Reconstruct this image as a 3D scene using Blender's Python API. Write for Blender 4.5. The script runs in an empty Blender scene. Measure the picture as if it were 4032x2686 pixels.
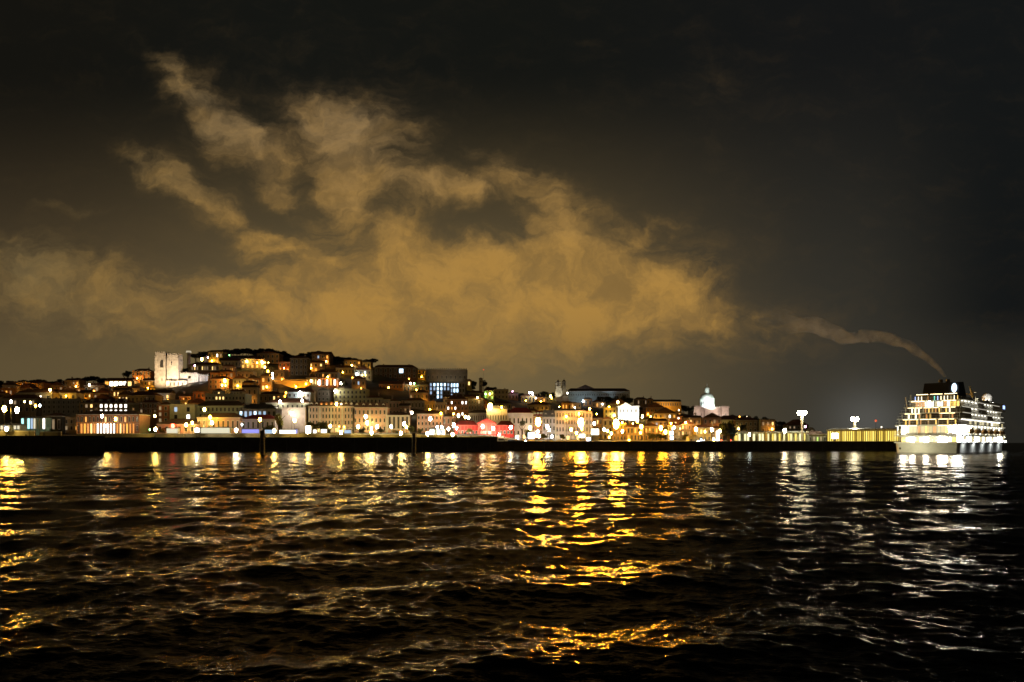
import bpy, math, random
import numpy as np
from mathutils import Vector, Matrix

# ------------------------------------------------------------------ camera / world / exposure
SC = bpy.context.scene
COL = SC.collection
F, CX, HZ, CH = 2933.0, 2016.0, 1741.0, 5.0      # focal length in photo pixels, centre column, horizon row, eye height (m)

cam_d = bpy.data.cameras.new("camera")
cam = bpy.data.objects.new("camera", cam_d)
COL.objects.link(cam)
cam.location = (0, 0, CH)
cam.rotation_euler = (math.radians(90), 0, 0)
cam_d.sensor_width = 36.0
cam_d.lens = 36.0 * F / 4032.0
cam_d.shift_y = (HZ - 1343.0) / 4032.0
cam_d.clip_start = 0.5
cam_d.clip_end = 12000
SC.camera = cam
SC.render.resolution_x, SC.render.resolution_y = 1024, 682
SC.view_settings.view_transform = 'Standard'
SC.view_settings.look = 'None'
SC.view_settings.exposure = 0
SC.view_settings.gamma = 1
SC.cycles.max_bounces = 4
SC.cycles.diffuse_bounces = 1
SC.cycles.glossy_bounces = 3
SC.cycles.transmission_bounces = 2
SC.cycles.volume_bounces = 0
SC.cycles.transparent_max_bounces = 8
SC.cycles.caustics_reflective = True
SC.cycles.sample_clamp_indirect = 8
SC.cycles.use_light_tree = True
SC.cycles.use_denoising = True
SC.cycles.filter_width = 1.6
SC.cycles.volume_step_rate = 4

R = math.radians
rng = random.Random(7)


def lin(r, g, b):
    f = lambda c: (c / 255) / 12.92 if c <= 10 else (((c / 255) + .055) / 1.055) ** 2.4
    return (f(r), f(g), f(b), 1)


class NT:
    """small helper for writing node graphs"""
    def __init__(s, tree):
        s.t = tree; s.n = tree.nodes; s.l = tree.links

    def add(s, kind, **kw):
        n = s.n.new(kind)
        for k, v in kw.items():
            setattr(n, k, v)
        return n

    def put(s, sock, v):
        if isinstance(v, bpy.types.NodeSocket):
            s.l.new(v, sock)
        else:
            sock.default_value = v

    def m(s, op, a, b=None, c=None, clamp=False):
        n = s.n.new('ShaderNodeMath'); n.operation = op; n.use_clamp = clamp
        s.put(n.inputs[0], a)
        if b is not None: s.put(n.inputs[1], b)
        if c is not None: s.put(n.inputs[2], c)
        return n.outputs[0]

    def ss(s, x, a, b):
        n = s.n.new('ShaderNodeMapRange'); n.interpolation_type = 'SMOOTHSTEP'
        s.put(n.inputs['Value'], x)
        n.inputs['From Min'].default_value = a; n.inputs['From Max'].default_value = b
        return n.outputs[0]

    def mix(s, f, a, b):
        n = s.n.new('ShaderNodeMix'); n.data_type = 'RGBA'
        s.put(n.inputs[0], f); s.put(n.inputs[6], a); s.put(n.inputs[7], b)
        return n.outputs[2]

    def xyz(s, x, y, z):
        n = s.n.new('ShaderNodeCombineXYZ')
        s.put(n.inputs[0], x); s.put(n.inputs[1], y); s.put(n.inputs[2], z)
        return n.outputs[0]

    def noise(s, vec, scale, detail=4, rough=.55, dist=0.0, out='Fac'):
        n = s.n.new('ShaderNodeTexNoise')
        s.put(n.inputs['Vector'], vec)
        n.inputs['Scale'].default_value = scale; n.inputs['Detail'].default_value = detail
        n.inputs['Roughness'].default_value = rough; n.inputs['Distortion'].default_value = dist
        return n.outputs[out]


# ---- night sky: city-lit cloud deck, a function of direction only
world = bpy.data.worlds.new("World")
SC.world = world
world.use_nodes = True
world.cycles.sampling_method = 'MANUAL'
world.cycles.sample_map_resolution = 256
T = NT(world.node_tree)
T.n.clear()
tc = T.add('ShaderNodeTexCoord')
sep = T.add('ShaderNodeSeparateXYZ'); T.l.new(tc.outputs['Generated'], sep.inputs[0])
yy = T.m('MAXIMUM', T.m('ABSOLUTE', sep.outputs[1]), .12)
U = T.m('MULTIPLY_ADD', T.m('DIVIDE', sep.outputs[0], yy), F / 1000, CX / 1000)
V = T.m('MULTIPLY_ADD', T.m('DIVIDE', sep.outputs[2], yy), -F / 1000, HZ / 1000)
raw = T.xyz(U, V, 0.0)
# domain warp: three octaves of turbulence, so that the masses curl and fray
w1 = T.noise(raw, 2.8, 5, .60, out='Color')
wv = T.add('ShaderNodeVectorMath', operation='SUBTRACT'); T.l.new(w1, wv.inputs[0]); wv.inputs[1].default_value = (.5, .5, .5)
wm = T.add('ShaderNodeVectorMath', operation='MULTIPLY'); T.l.new(wv.outputs[0], wm.inputs[0]); wm.inputs[1].default_value = (.40, .31, 0)
wa = T.add('ShaderNodeVectorMath', operation='ADD'); T.l.new(raw, wa.inputs[0]); T.l.new(wm.outputs[0], wa.inputs[1])
wvec = wa.outputs[0]
CLOUDS = [  # centre x, centre y, half width, half height, tilt (deg), weight   (thousandths of the photo's pixels)
    (1.72, 1.17, .62, .165, -3, 1.0), (1.30, 1.23, .42, .10, 4, .5), (1.65, 1.36, .95, .10, 0, .50), (2.62, 1.24, .26, .07, 10, .65), (2.22, 1.13, .42, .17, 4, 1.0), (2.27, .965, .12, .12, 10, .9),
    (1.64, 1.01, .17, .09, -8, .55), (1.95, 1.02, .15, .07, 0, .5), (2.52, 1.12, .20, .11, 12, .65),
    (1.40, .59, .15, .15, -12, 1.15), (1.34, .78, .06, .10, 10, .85), (1.27, .44, .12, .09, 20, .35),
    (.66, .28, .12, .045, 48, .45), (.83, .44, .19, .075, 38, .75), (1.01, .59, .14, .075, 36, .65), (1.10, .74, .09, .04, 32, .5),
    (1.30, .66, .40, .32, 20, .22), (1.66, .765, .16, .06, 2, .8), (1.86, .77, .12, .055, 8, .75), (2.03, .72, .09, .07, 30, .5), (2.14, .82, .07, .09, 15, .45),
    (.78, .775, .23, .068, 30, .85), (.52, .66, .12, .05, 35, .3), (1.09, .955, .14, .045, 8, .7), (.95, .99, .08, .03, 0, .2),
    (.34, 1.18, .38, .12, 8, .95), (.08, 1.03, .22, .10, 5, .6), (.88, 1.16, .24, .06, 8, .45), (.27, .835, .17, .022, 4, .25),
    (2.56, .94, .15, .03, -38, .30), (1.45, .90, .14, .07, 25, .35), (1.87, .60, .07, .03, 5, .25), (2.92, 1.24, .28, .06, 10, .36),
    (1.22, 1.05, .12, .05, -5, .5), (2.85, .34, .25, .1, 0, .08), (1.55, .93, .1, .06, 0, .4),
    (1.88, .90, .20, .075, 0, -.30), (1.04, .83, .12, .05, 28, -.2), (1.13, 1.16, .09, .03, 10, -.35), (.88, 1.24, .17, .035, 10, -.30),
    (1.22, .70, .05, .09, 0, -.3), (2.13, .83, .035, .04, 0, -.35), (1.10, .95, .06, .018, 0, -.3),
]


def add_blob(acc, vec, cx, cy, rx, ry, ang, wgt):
    mp = T.add('ShaderNodeMapping'); mp.vector_type = 'TEXTURE'
    T.l.new(vec, mp.inputs['Vector'])
    mp.inputs['Location'].default_value = (cx, cy, 0)
    mp.inputs['Rotation'].default_value = (0, 0, R(ang))
    mp.inputs['Scale'].default_value = (rx, ry, 1)
    ln = T.add('ShaderNodeVectorMath', operation='LENGTH'); T.l.new(mp.outputs[0], ln.inputs[0])
    g = T.m('EXPONENT', T.m('MULTIPLY', T.m('POWER', ln.outputs['Value'], 2.2), -.80))
    return T.m('MULTIPLY_ADD', g, wgt, acc)


acc = 0.0
for c in CLOUDS:
    acc = add_blob(acc, wvec, *c)
mp = T.add('ShaderNodeMapping'); T.l.new(wvec, mp.inputs['Vector'])
mp.inputs['Rotation'].default_value = (0, 0, R(-30)); mp.inputs['Scale'].default_value = (1.0, 2.3, 1)
fine = T.noise(mp.outputs[0], 3.4, 6, .62)
fib = T.noise(mp.outputs[0], 9.0, 4, .6)
nz = T.m('ADD', T.m('MULTIPLY_ADD', fine, 1.75, -.90), T.m('MULTIPLY_ADD', fib, .85, -.43))
gate = T.m('MULTIPLY_ADD', T.ss(acc, .0, .45), .80, .20)
dens = T.m('ADD', acc, T.m('MULTIPLY', nz, gate))
mot = T.ss(T.noise(wvec, 5.2, 6, .66), .32, .66)
cov = T.m('MULTIPLY', T.ss(dens, -.04, 1.26), T.m('MULTIPLY_ADD', mot, .58, .46))
# clear-air glow between the clouds
vb = T.ss(V, .25, 1.66)
rt = T.ss(U, 1.9, 3.35)
left_g = T.mix(vb, lin(20, 21, 18), lin(114, 97, 66))
left_g = T.mix(T.ss(U, 1.25, .0), left_g, T.mix(vb, lin(20, 19, 15), lin(86, 72, 50)))
right_g = T.mix(T.ss(V, .1, 1.66), lin(21, 22, 22), lin(56, 53, 45))
right_g = T.mix(T.ss(U, 3.25, 4.0), right_g, lin(20, 22, 22))
base = T.mix(rt, left_g, right_g)
ccol = T.mix(T.ss(V, .35, 1.12), lin(130, 108, 76), lin(170, 130, 66))
ccol = T.mix(T.ss(U, 1.15, .1), ccol, lin(116, 97, 62))
ccol = T.mix(T.ss(fine, .35, .75), ccol, T.mix(.35, ccol, lin(168, 126, 58)))
sky_c = T.mix(cov, base, ccol)
# the far underside of the deck, low over the roofs, is lit duller
sky_c = T.mix(T.m('MULTIPLY', T.ss(V, 1.2, 1.42), .35), sky_c, T.mix(rt, lin(106, 91, 58), lin(58, 54, 45)))
# glow of the floodlit dock low over the right bank
mp = T.add('ShaderNodeMapping'); mp.vector_type = 'TEXTURE'; T.l.new(raw, mp.inputs['Vector'])
mp.inputs['Location'].default_value = (3.42, 1.66, 0); mp.inputs['Scale'].default_value = (.16, .13, 1)
ln = T.add('ShaderNodeVectorMath', operation='LENGTH'); T.l.new(mp.outputs[0], ln.inputs[0])
gl = T.m('EXPONENT', T.m('MULTIPLY', T.m('MULTIPLY', ln.outputs['Value'], ln.outputs['Value']), -1.0))
sky_c = T.mix(T.m('MULTIPLY', gl, .38), sky_c, lin(112, 112, 108))
# high zenith and below the horizon stay dark
zen = T.ss(sep.outputs[2], .55, .95)
sky_c = T.mix(zen, sky_c, lin(12, 12, 10))
sky_c = T.mix(T.ss(V, .05, -1.3), sky_c, lin(9, 9, 8))
bg = T.add('ShaderNodeBackground'); T.put(bg.inputs[0], sky_c); bg.inputs[1].default_value = 1.0
wo = T.add('ShaderNodeOutputWorld'); T.l.new(bg.outputs[0], wo.inputs[0])


# ------------------------------------------------------------------ helpers
def PT(px, py, D):
    return Vector(((px - CX) / F * D, D, CH + (HZ - py) / F * D))


def pw(npx, D):
    return npx / F * D


class MB:
    """collects shapes, then links them as ONE mesh object"""
    def __init__(s):
        s.v = []; s.f = []; s.mi = []

    def face(s, pts, m=0):
        b = len(s.v); s.v += [tuple(p) for p in pts]; s.f.append(tuple(range(b, b + len(pts)))); s.mi.append(m)

    def box(s, x0, x1, y0, y1, z0, z1, m=0):
        b = len(s.v)
        s.v += [(x0, y0, z0), (x1, y0, z0), (x1, y1, z0), (x0, y1, z0), (x0, y0, z1), (x1, y0, z1), (x1, y1, z1), (x0, y1, z1)]
        for q in ((0, 3, 2, 1), (4, 5, 6, 7), (0, 1, 5, 4), (1, 2, 6, 5), (2, 3, 7, 6), (3, 0, 4, 7)):
            s.f.append(tuple(b + i for i in q)); s.mi.append(m)
        return s

    def cone(s, x, y, z0, z1, r0, r1, n=8, m=0, cap=True):
        b = len(s.v)
        for z, r in ((z0, r0), (z1, r1)):
            for i in range(n):
                a = 2 * math.pi * i / n
                s.v.append((x + r * math.cos(a), y + r * math.sin(a), z))
        for i in range(n):
            j = (i + 1) % n
            s.f.append((b + i, b + j, b + n + j, b + n + i)); s.mi.append(m)
        if cap:
            s.f.append(tuple(b + i for i in reversed(range(n)))); s.f.append(tuple(b + n + i for i in range(n))); s.mi += [m, m]
        return s

    def rod(s, p, q, r0, r1, n=5, m=0):
        p, q = Vector(p), Vector(q)
        d = (q - p).normalized(); a = d.orthogonal().normalized(); c = d.cross(a)
        b = len(s.v)
        for o, r in ((p, r0), (q, r1)):
            for i in range(n):
                t = 2 * math.pi * i / n
                s.v.append(tuple(o + a * (r * math.cos(t)) + c * (r * math.sin(t))))
        for i in range(n):
            j = (i + 1) % n
            s.f.append((b + i, b + j, b + n + j, b + n + i)); s.mi.append(m)
        s.f.append(tuple(b + i for i in reversed(range(n)))); s.f.append(tuple(b + n + i for i in range(n))); s.mi += [m, m]
        return s

    def ball(s, c, rx, ry, rz, nu=8, nv=5, m=0, zmin=-1.0):
        b = len(s.v); rows = []
        for j in range(nv + 1):
            t = -math.pi / 2 + math.pi * j / nv
            zz = max(math.sin(t), zmin); rr = math.cos(t)
            rows.append([])
            for i in range(nu):
                a = 2 * math.pi * i / nu
                rows[-1].append(len(s.v)); s.v.append((c[0] + rx * rr * math.cos(a), c[1] + ry * rr * math.sin(a), c[2] + rz * zz))
        for j in range(nv):
            for i in range(nu):
                k = (i + 1) % nu
                s.f.append((rows[j][i], rows[j][k], rows[j + 1][k], rows[j + 1][i])); s.mi.append(m)
        return s

    def gable(s, x0, x1, y0, y1, z, h, m=0, over=.4, hip=0.0):
        """roof with its ridge along x; hip = how far the ridge ends are pulled in"""
        x0 -= over; x1 += over; y0 -= over; y1 += over; ym = (y0 + y1) / 2
        A, B, C_, D_ = (x0, y0, z), (x1, y0, z), (x1, y1, z), (x0, y1, z)
        E, G = (x0 + hip, ym, z + h), (x1 - hip, ym, z + h)
        s.face([A, B, G, E], m); s.face([C_, D_, E, G], m); s.face([D_, A, E], m); s.face([B, C_, G], m); s.face([A, D_, C_, B], m)
        return s

    def gable_y(s, x0, x1, y0, y1, z, h, m=0):
        xm = (x0 + x1) / 2
        s.face([(x0, y0, z), (x1, y0, z), (xm, y0, z + h)], m); s.face([(x1, y1, z), (x0, y1, z), (xm, y1, z + h)], m)
        s.face([(x1, y0, z), (x1, y1, z), (xm, y1, z + h), (xm, y0, z + h)], m)
        s.face([(x0, y1, z), (x0, y0, z), (xm, y0, z + h), (xm, y1, z + h)], m)
        s.face([(x0, y0, z), (x0, y1, z), (x1, y1, z), (x1, y0, z)], m)
        return s

    def mesh(s, name, mats):
        me = bpy.data.meshes.new(name)
        me.from_pydata(s.v, [], s.f)
        for m in (mats if isinstance(mats, (list, tuple)) else [mats]):
            me.materials.append(m)
        if len(me.materials) > 1:
            me.polygons.foreach_set('material_index', s.mi)
        me.update()
        return me

    def build(s, name, mats, parent=None, smooth=False):
        me = s.mesh(name, mats)
        if smooth:
            me.polygons.foreach_set('use_smooth', [True] * len(me.polygons))
        return link(name, me, parent)


def link(name, data, parent=None, loc=(0, 0, 0), scale=None, rz=0):
    o = bpy.data.objects.new(name, data); COL.objects.link(o)
    o.location = loc
    if rz: o.rotation_euler.z = rz
    if scale is not None: o.scale = scale
    if parent is not None: o.parent = parent
    return o


def tag(o, label, cat, group=None, kind=None):
    if label: o['label'] = label
    if cat: o['category'] = cat
    if group: o['group'] = group
    if kind: o['kind'] = kind
    return o


def thing(name, label, cat, loc, rz=0, group=None):
    o = bpy.data.objects.new(name, None); COL.objects.link(o)
    o.empty_display_size = .5
    o.location = loc; o.rotation_euler = (0, 0, rz)
    return tag(o, label, cat, group)


ORD = ['', 'first', 'second', 'third', 'fourth', 'fifth', 'sixth', 'seventh', 'eighth', 'ninth', 'tenth', 'eleventh', 'twelfth', 'thirteenth',
       'fourteenth', 'fifteenth', 'sixteenth', 'seventeenth', 'eighteenth', 'nineteenth', 'twentieth']


def nth(k):
    if k <= 20: return ORD[k]
    t_ = {2: 'twent', 3: 'thirt', 4: 'fort', 5: 'fift', 6: 'sixt'}[k // 10]
    return t_ + ('y-' + ORD[k % 10] if k % 10 else 'ieth')


# ------------------------------------------------------------------ materials
MATS = {}


def pbr(name, color, rough=.85, metal=0.0, var=.25, scale=.35, bump=0.0):
    if name in MATS: return MATS[name]
    m = bpy.data.materials.new(name); m.use_nodes = True; MATS[name] = m
    t = NT(m.node_tree); b = t.n['Principled BSDF']
    b.inputs['Roughness'].default_value = rough; b.inputs['Metallic'].default_value = metal
    if var > 0:
        g = t.add('ShaderNodeNewGeometry')
        n = t.noise(g.outputs['Position'], scale, 5, .65)
        dark = tuple(c * (1 - var) for c in color[:3]) + (1,); lite = tuple(min(1, c * (1 + var * .6)) for c in color[:3]) + (1,)
        t.put(b.inputs['Base Color'], t.mix(t.ss(n, .3, .7), dark, lite))
        if bump:
            bp = t.add('ShaderNodeBump'); bp.inputs['Strength'].default_value = bump; bp.inputs['Distance'].default_value = .1
            t.l.new(t.noise(g.outputs['Position'], scale * 8, 4), bp.inputs['Height']); t.l.new(bp.outputs[0], b.inputs['Normal'])
    else:
        b.inputs['Base Color'].default_value = tuple(color[:3]) + (1,)
    return m


def glow(name, color, strength, sample='FRONT', front=False):
    if name in MATS: return MATS[name]
    m = bpy.data.materials.new(name); m.use_nodes = True; MATS[name] = m
    t = NT(m.node_tree); b = t.n['Principled BSDF']
    b.inputs['Base Color'].default_value = (.3, .3, .3, 1)
    b.inputs['Emission Color'].default_value = tuple(color[:3]) + (1,)
    b.inputs['Emission Strength'].default_value = strength
    m.cycles.emission_sampling = sample
    return m


def paint(rgb):
    """plastered, weathered wall of a given base colour"""
    k = 'plaster_%d_%d_%d' % tuple(int(c * 100) for c in rgb)
    return pbr(k, rgb, .88, 0, .22, .22, .3)


TILE = pbr('roof_tile', (.20, .085, .05), .85, 0, .4, .5, .5)
TILE2 = pbr('roof_tile_dark', (.10, .06, .045), .85, 0, .4, .5, .5)
REDROOF = pbr('roof_red', (.20, .015, .015), .7, 0, .3, .5, .3)
SLATE = pbr('roof_slate', (.10, .10, .115), .6, 0, .3, .5, .3)
STONE = pbr('limestone', (.50, .47, .42), .85, 0, .28, .35, .4)
STONE_D = pbr('dark_stone', (.05, .047, .043), .9, 0, .4, .4, .5)
TRIM = pbr('stone_trim', (.55, .53, .50), .8, 0, .12, .5)
GLASS = pbr('window_glass', (.02, .022, .026), .15, 0, 0)
IRON = pbr('dark_iron', (.03, .03, .032), .5, .6, .2, 2)
PALE = pbr('pale_metal', (.45, .45, .43), .45, .3, .15, 2)
BARK = pbr('bark', (.06, .045, .03), .95, 0, .3, 2)
WARM = glow('warm_window', (1, .62, .20), 2.2, 'NONE')
AMBER = glow('amber_window', (1, .42, .06), 1.6, 'NONE')
WHITEW = glow('white_window', (1, .93, .78), 5.0, 'NONE')
BLUEW = glow('blue_window', (.55, .80, 1), 3.2, 'NONE')
BLUED = glow('blue_window_dim', (.50, .72, 1), .8, 'NONE')
DIMW = glow('dim_window', (1, .7, .4), .35, 'NONE')
GREENW = glow('green_window', (.55, 1, .15), 1.4, 'NONE')
WM = {'w': WARM, 'a': AMBER, 'W': WHITEW, 'b': BLUEW, 'B': BLUED, 'd': DIMW, 'g': GREENW, '.': GLASS}

WINMESH = {}


def win_mesh(kind, arch=False):
    """unit window, 1 wide and 1 high: surround standing proud, pane set back between frame bars"""
    k = (kind, arch)
    if k in WINMESH: return WINMESH[k]
    b = MB()
    b.box(-.5, -.38, -.16, .02, 0, 1, 0); b.box(.38, .5, -.16, .02, 0, 1, 0)
    b.box(-.38, .38, -.16, .02, .90, 1, 0); b.box(-.56, .56, -.24, .02, -.07, 0, 0)
    b.box(-.38, .38, -.05, -.02, 0, .90, 1)
    if not arch:
        b.box(-.02, .02, -.09, -.05, 0, .90, 0)
    else:
        b.gable_y(-.5, .5, -.16, .02, 1, .28, 0)
    WINMESH[k] = b.mesh('window', [TRIM, WM[kind]])
    return WINMESH[k]


def leaf_mat(name, col):
    m = pbr(name, col, .8, 0, .45, .9)
    return m


LEAF = leaf_mat('leaf_dark', (.035, .045, .02))
LEAF_Y = leaf_mat('leaf_olive', (.10, .105, .02))
LEAF_B = leaf_mat('leaf_black', (.018, .02, .014))


def crown_mesh(seed, n, rx, rz, leaf, mat):
    r = np.random.default_rng(seed)
    nc = 9
    cl = r.normal(size=(nc, 3)); cl /= np.linalg.norm(cl, axis=1)[:, None]
    cl *= r.uniform(.25, .72, (nc, 1)); rad = r.uniform(.28, .52, nc)
    vs = []; fs = []
    for i in range(n):
        k = r.integers(nc)
        d = r.normal(size=3); d /= np.linalg.norm(d)
        p = cl[k] + d * rad[k] * r.uniform(.6, 1.05)
        p = p * (rx, rx, rz)
        a = r.normal(size=3); a /= np.linalg.norm(a)
        b_ = np.cross(a, r.normal(size=3)); b_ /= np.linalg.norm(b_)
        s = leaf * r.uniform(.6, 1.3)
        q = len(vs)
        vs += [tuple(p - a * s), tuple(p + b_ * s * .6), tuple(p + a * s), tuple(p - b_ * s * .6)]
        fs.append((q, q + 1, q + 2, q + 3))
    me = bpy.data.meshes.new('crown'); me.from_pydata(vs, [], fs); me.materials.append(mat); me.update()
    return me


CROWNS = {
    'dark': [crown_mesh(i, 900, 1, .85, .13, LEAF) for i in range(4)],
    'olive': [crown_mesh(10 + i, 900, 1, .95, .12, LEAF_Y) for i in range(3)],
    'pine': [crown_mesh(20 + i, 700, 1, .55, .13, LEAF_B) for i in range(3)],
}
tk = MB(); tk.cone(0, 0, -.3, .55, .05, .035, 7); tk.rod((0, 0, .5), (.28, .1, .85), .03, .012); tk.rod((0, 0, .52), (-.26, .12, .88), .03, .012); tk.rod((0, 0, .5), (.02, -.25, .9), .026, .01)
TRUNK = tk.mesh('trunk', BARK)


def tree(kind, px, py_top, py_bot, D, wpx, label, group, seed=0):
    """crown spans py_top .. py_bot - trunk share; wpx = crown width in photo pixels"""
    z1 = PT(px, py_top, D).z; base = PT(px, py_bot, D)
    zg = min(base.z, ground(px, D)) if D > 425 else base.z
    h = z1 - zg
    r = pw(wpx, D) / 2
    t = thing({'dark': 'broadleaf_tree', 'olive': 'olive_tree', 'pine': 'pine_tree'}[kind], label, 'tree', (base.x, D, zg), rng.uniform(0, 6), group)
    link('trunk', TRUNK, t, scale=(h * .9, h * .9, h * .85))
    ch = min(h * .42, r * (1.0 if kind != 'pine' else .8)) if wpx > 0 else h * .4
    if kind == 'olive' or wpx < 0: ch = h * .42
    c = link('crown', CROWNS[kind][seed % len(CROWNS[kind])], t, (0, 0, h - ch * (.95 if kind != 'pine' else .6)))
    c.scale = (r, r, ch if kind != 'pine' else ch * 1.15)
    return t


# ------------------------------------------------------------------ terrain: river bank rising to the castle hill
CREST_X = [-1500, 0, 300, 500, 640, 760, 870, 1050, 1280, 1450, 1650, 1850, 1960, 2150, 2400, 2600, 2800, 2960, 3120, 3220, 3600, 5500]
CREST_Y = [1560, 1522, 1510, 1505, 1500, 1432, 1400, 1398, 1406, 1436, 1495, 1530, 1552, 1570, 1590, 1612, 1648, 1655, 1685, 1712, 1732, 1738]
CREST_D = [900, 900, 900, 860, 800, 860, 900, 900, 900, 880, 860, 880, 950, 1000, 1050, 1100, 1180, 1200, 1100, 900, 800, 800]
FR_X = [-1500, 1900, 2080, 5500]
FR_Y = [1703, 1704, 1733, 1737]           # foot of the first row of houses, D = 480


def crest(px): return float(np.interp(px, CREST_X, CREST_Y)), float(np.interp(px, CREST_X, CREST_D))


def slope_py(px, D):
    cy, cd = crest(px); fy = float(np.interp(px, FR_X, FR_Y))
    t = (D - 490) / (cd - 490)
    if t <= 0: return None
    return fy + (cy - fy) * min(t, 1) ** .85


def ground(px, D):
    fy = float(np.interp(px, FR_X, FR_Y)); zf = CH + (HZ - fy) / F * 480
    zq = float(np.interp(px, [1960, 2080], [7.4, 5.6]))
    if D < 490:
        t = max(0, min(1, (D - 424) / 56)); return zq + (zf - zq) * t
    cy, cd = crest(px); zc = CH + (HZ - cy) / F * cd
    t = (D - 490) / (cd - 490)
    if t >= 1: return zc - min(25, (D - cd) * .12)
    py = fy + (cy - fy) * t ** .85
    return max(zf, CH + (HZ - py) / F * D)


def depth_for(px, py):
    """distance at which the slope shows at this photo row"""
    cy, cd = crest(px); fy = float(np.interp(px, FR_X, FR_Y))
    if py >= fy: return 490
    t = (fy - py) / max(1, fy - cy)
    return 490 + (cd - 490) * min(1.0, t) ** (1 / .85)


pxs = list(range(-1500, 3541, 60)); Ds = [424, 440, 455, 480, 500] + list(range(520, 1400, 20)) + [1500, 1800]
vs = [(((p - CX) / F) * d, d, ground(p, d) - .15) for d in Ds for p in pxs]
n = len(pxs)
fs = [(j * n + i, j * n + i + 1, (j + 1) * n + i + 1, (j + 1) * n + i) for j in range(len(Ds) - 1) for i in range(n - 1)]
me = bpy.data.meshes.new('hillside'); me.from_pydata(vs, [], fs)
me.materials.append(pbr('hill_soil', (.06, .05, .032), .95, 0, .5, .06, .5)); me.update()
tag(link('hillside', me), None, None, kind='structure')

# ------------------------------------------------------------------ river
rs = np.random.default_rng(3)


def build_water():
    NA, NR = 1500, 930
    py = np.concatenate([np.linspace(3050, 1920, 540), np.linspace(1919, 1790, 260), np.linspace(1789.5, 1743.5, NR - 800)])
    rad = CH * F / (py - HZ)
    ang = np.linspace(R(-62), R(62), NA)
    Rg, A = np.meshgrid(rad, ang, indexing='ij')
    X = Rg * np.sin(A); Y = Rg * np.cos(A); Z = np.zeros_like(X)
    dr = np.gradient(rad)[:, None] * np.ones_like(A); dr = np.abs(dr)
    dl = Rg * (ang[1] - ang[0])
    ox = np.zeros_like(X); oy = np.zeros_like(X)
    W = []
    for lam, cnt, sl in ((11, 5, .030), (6.5, 7, .042), (3.6, 9, .052), (2.1, 12, .060), (1.2, 14, .068), (.7, 18, .085), (.42, 18, .085)):
        for k in range(cnt):
            l = lam * rs.uniform(.75, 1.3)
            th = rs.normal(R(97), R(40) if lam > 2 else R(68))
            W.append((l, th, sl / math.sqrt(cnt) * math.sqrt(2), rs.uniform(0, 6.28)))
    for l, th, s, ph in W:
        kx, ky = math.cos(th), math.sin(th); k = 2 * math.pi / l
        # finest sampling needed along and across the view
        need = np.maximum(dr * abs(ky) + dl * abs(kx), 1e-6)
        fade = np.clip((l / need - 2.2) / 3.0, 0, 1)
        a = s / k * fade
        arg = k * (X * kx + Y * ky) + ph
        Z += a * np.sin(arg)
        ox += kx * a * np.cos(arg) * .8; oy += ky * a * np.cos(arg) * .8
    # gusts: calmer and rougher patches
    X2 = X + ox; Y2 = Y + oy
    co = np.stack([X2, Y2, Z], -1).reshape(-1, 3).astype(np.float32)
    nr, na = Rg.shape
    i = np.arange(nr - 1)[:, None] * na + np.arange(na - 1)[None]
    q = np.stack([i, i + 1, i + na + 1, i + na], -1).reshape(-1, 4)
    me = bpy.data.meshes.new('river_water')
    me.vertices.add(len(co)); me.vertices.foreach_set('co', co.ravel())
    me.loops.add(q.size); me.loops.foreach_set('vertex_index', q.ravel().astype(np.int32))
    me.polygons.add(len(q)); me.polygons.foreach_set('loop_start', np.arange(0, q.size, 4, dtype=np.int32))
    me.polygons.foreach_set('use_smooth', np.ones(len(q), dtype=bool))
    me.update(calc_edges=True)
    return me


wm_ = bpy.data.materials.new('river_water'); wm_.use_nodes = True
t = NT(wm_.node_tree); b = t.n['Principled BSDF']
t.n.remove(b)
fr = t.add('ShaderNodeFresnel'); fr.inputs['IOR'].default_value = 1.33
gls = t.add('ShaderNodeBsdfGlossy'); gls.inputs['Roughness'].default_value = .125; gls.inputs['Color'].default_value = (.31, .285, .245, 1)
dfs = t.add('ShaderNodeBsdfDiffuse'); dfs.inputs['Color'].default_value = (.004, .004, .0035, 1)
mxs = t.add('ShaderNodeMixShader'); t.l.new(fr.outputs[0], mxs.inputs[0]); t.l.new(dfs.outputs[0], mxs.inputs[1]); t.l.new(gls.outputs[0], mxs.inputs[2])
t.l.new(mxs.outputs[0], t.n['Material Output'].inputs[0])
g = t.add('ShaderNodeNewGeometry')
m1 = t.add('ShaderNodeMapping'); t.l.new(g.outputs['Position'], m1.inputs[0]); m1.inputs['Scale'].default_value = (.55, 1.0, 1); m1.inputs['Rotation'].default_value = (0, 0, R(7))
h1 = t.noise(m1.outputs[0], 4.2, 3, .6, .4)
h2 = t.noise(m1.outputs[0], .55, 3, .55, .3)
b1 = t.add('ShaderNodeBump'); b1.inputs['Strength'].default_value = 1.0; b1.inputs['Distance'].default_value = .045; t.l.new(h1, b1.inputs['Height'])
b2 = t.add('ShaderNodeBump'); b2.inputs['Strength'].default_value = 1.0; b2.inputs['Distance'].default_value = .12; t.l.new(h2, b2.inputs['Height'])
t.l.new(b1.outputs[0], b2.inputs['Normal']); [t.l.new(b2.outputs[0], q.inputs['Normal']) for q in (fr, gls, dfs)]
wme = build_water(); wme.materials.append(wm_)
tag(link('river_water', wme), None, None, kind='structure')

# ------------------------------------------------------------------ quays
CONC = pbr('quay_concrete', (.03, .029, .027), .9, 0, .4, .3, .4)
LITWALL = pbr('parapet_plaster', (.26, .22, .13), .85, 0, .2, .4, .2)


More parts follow.
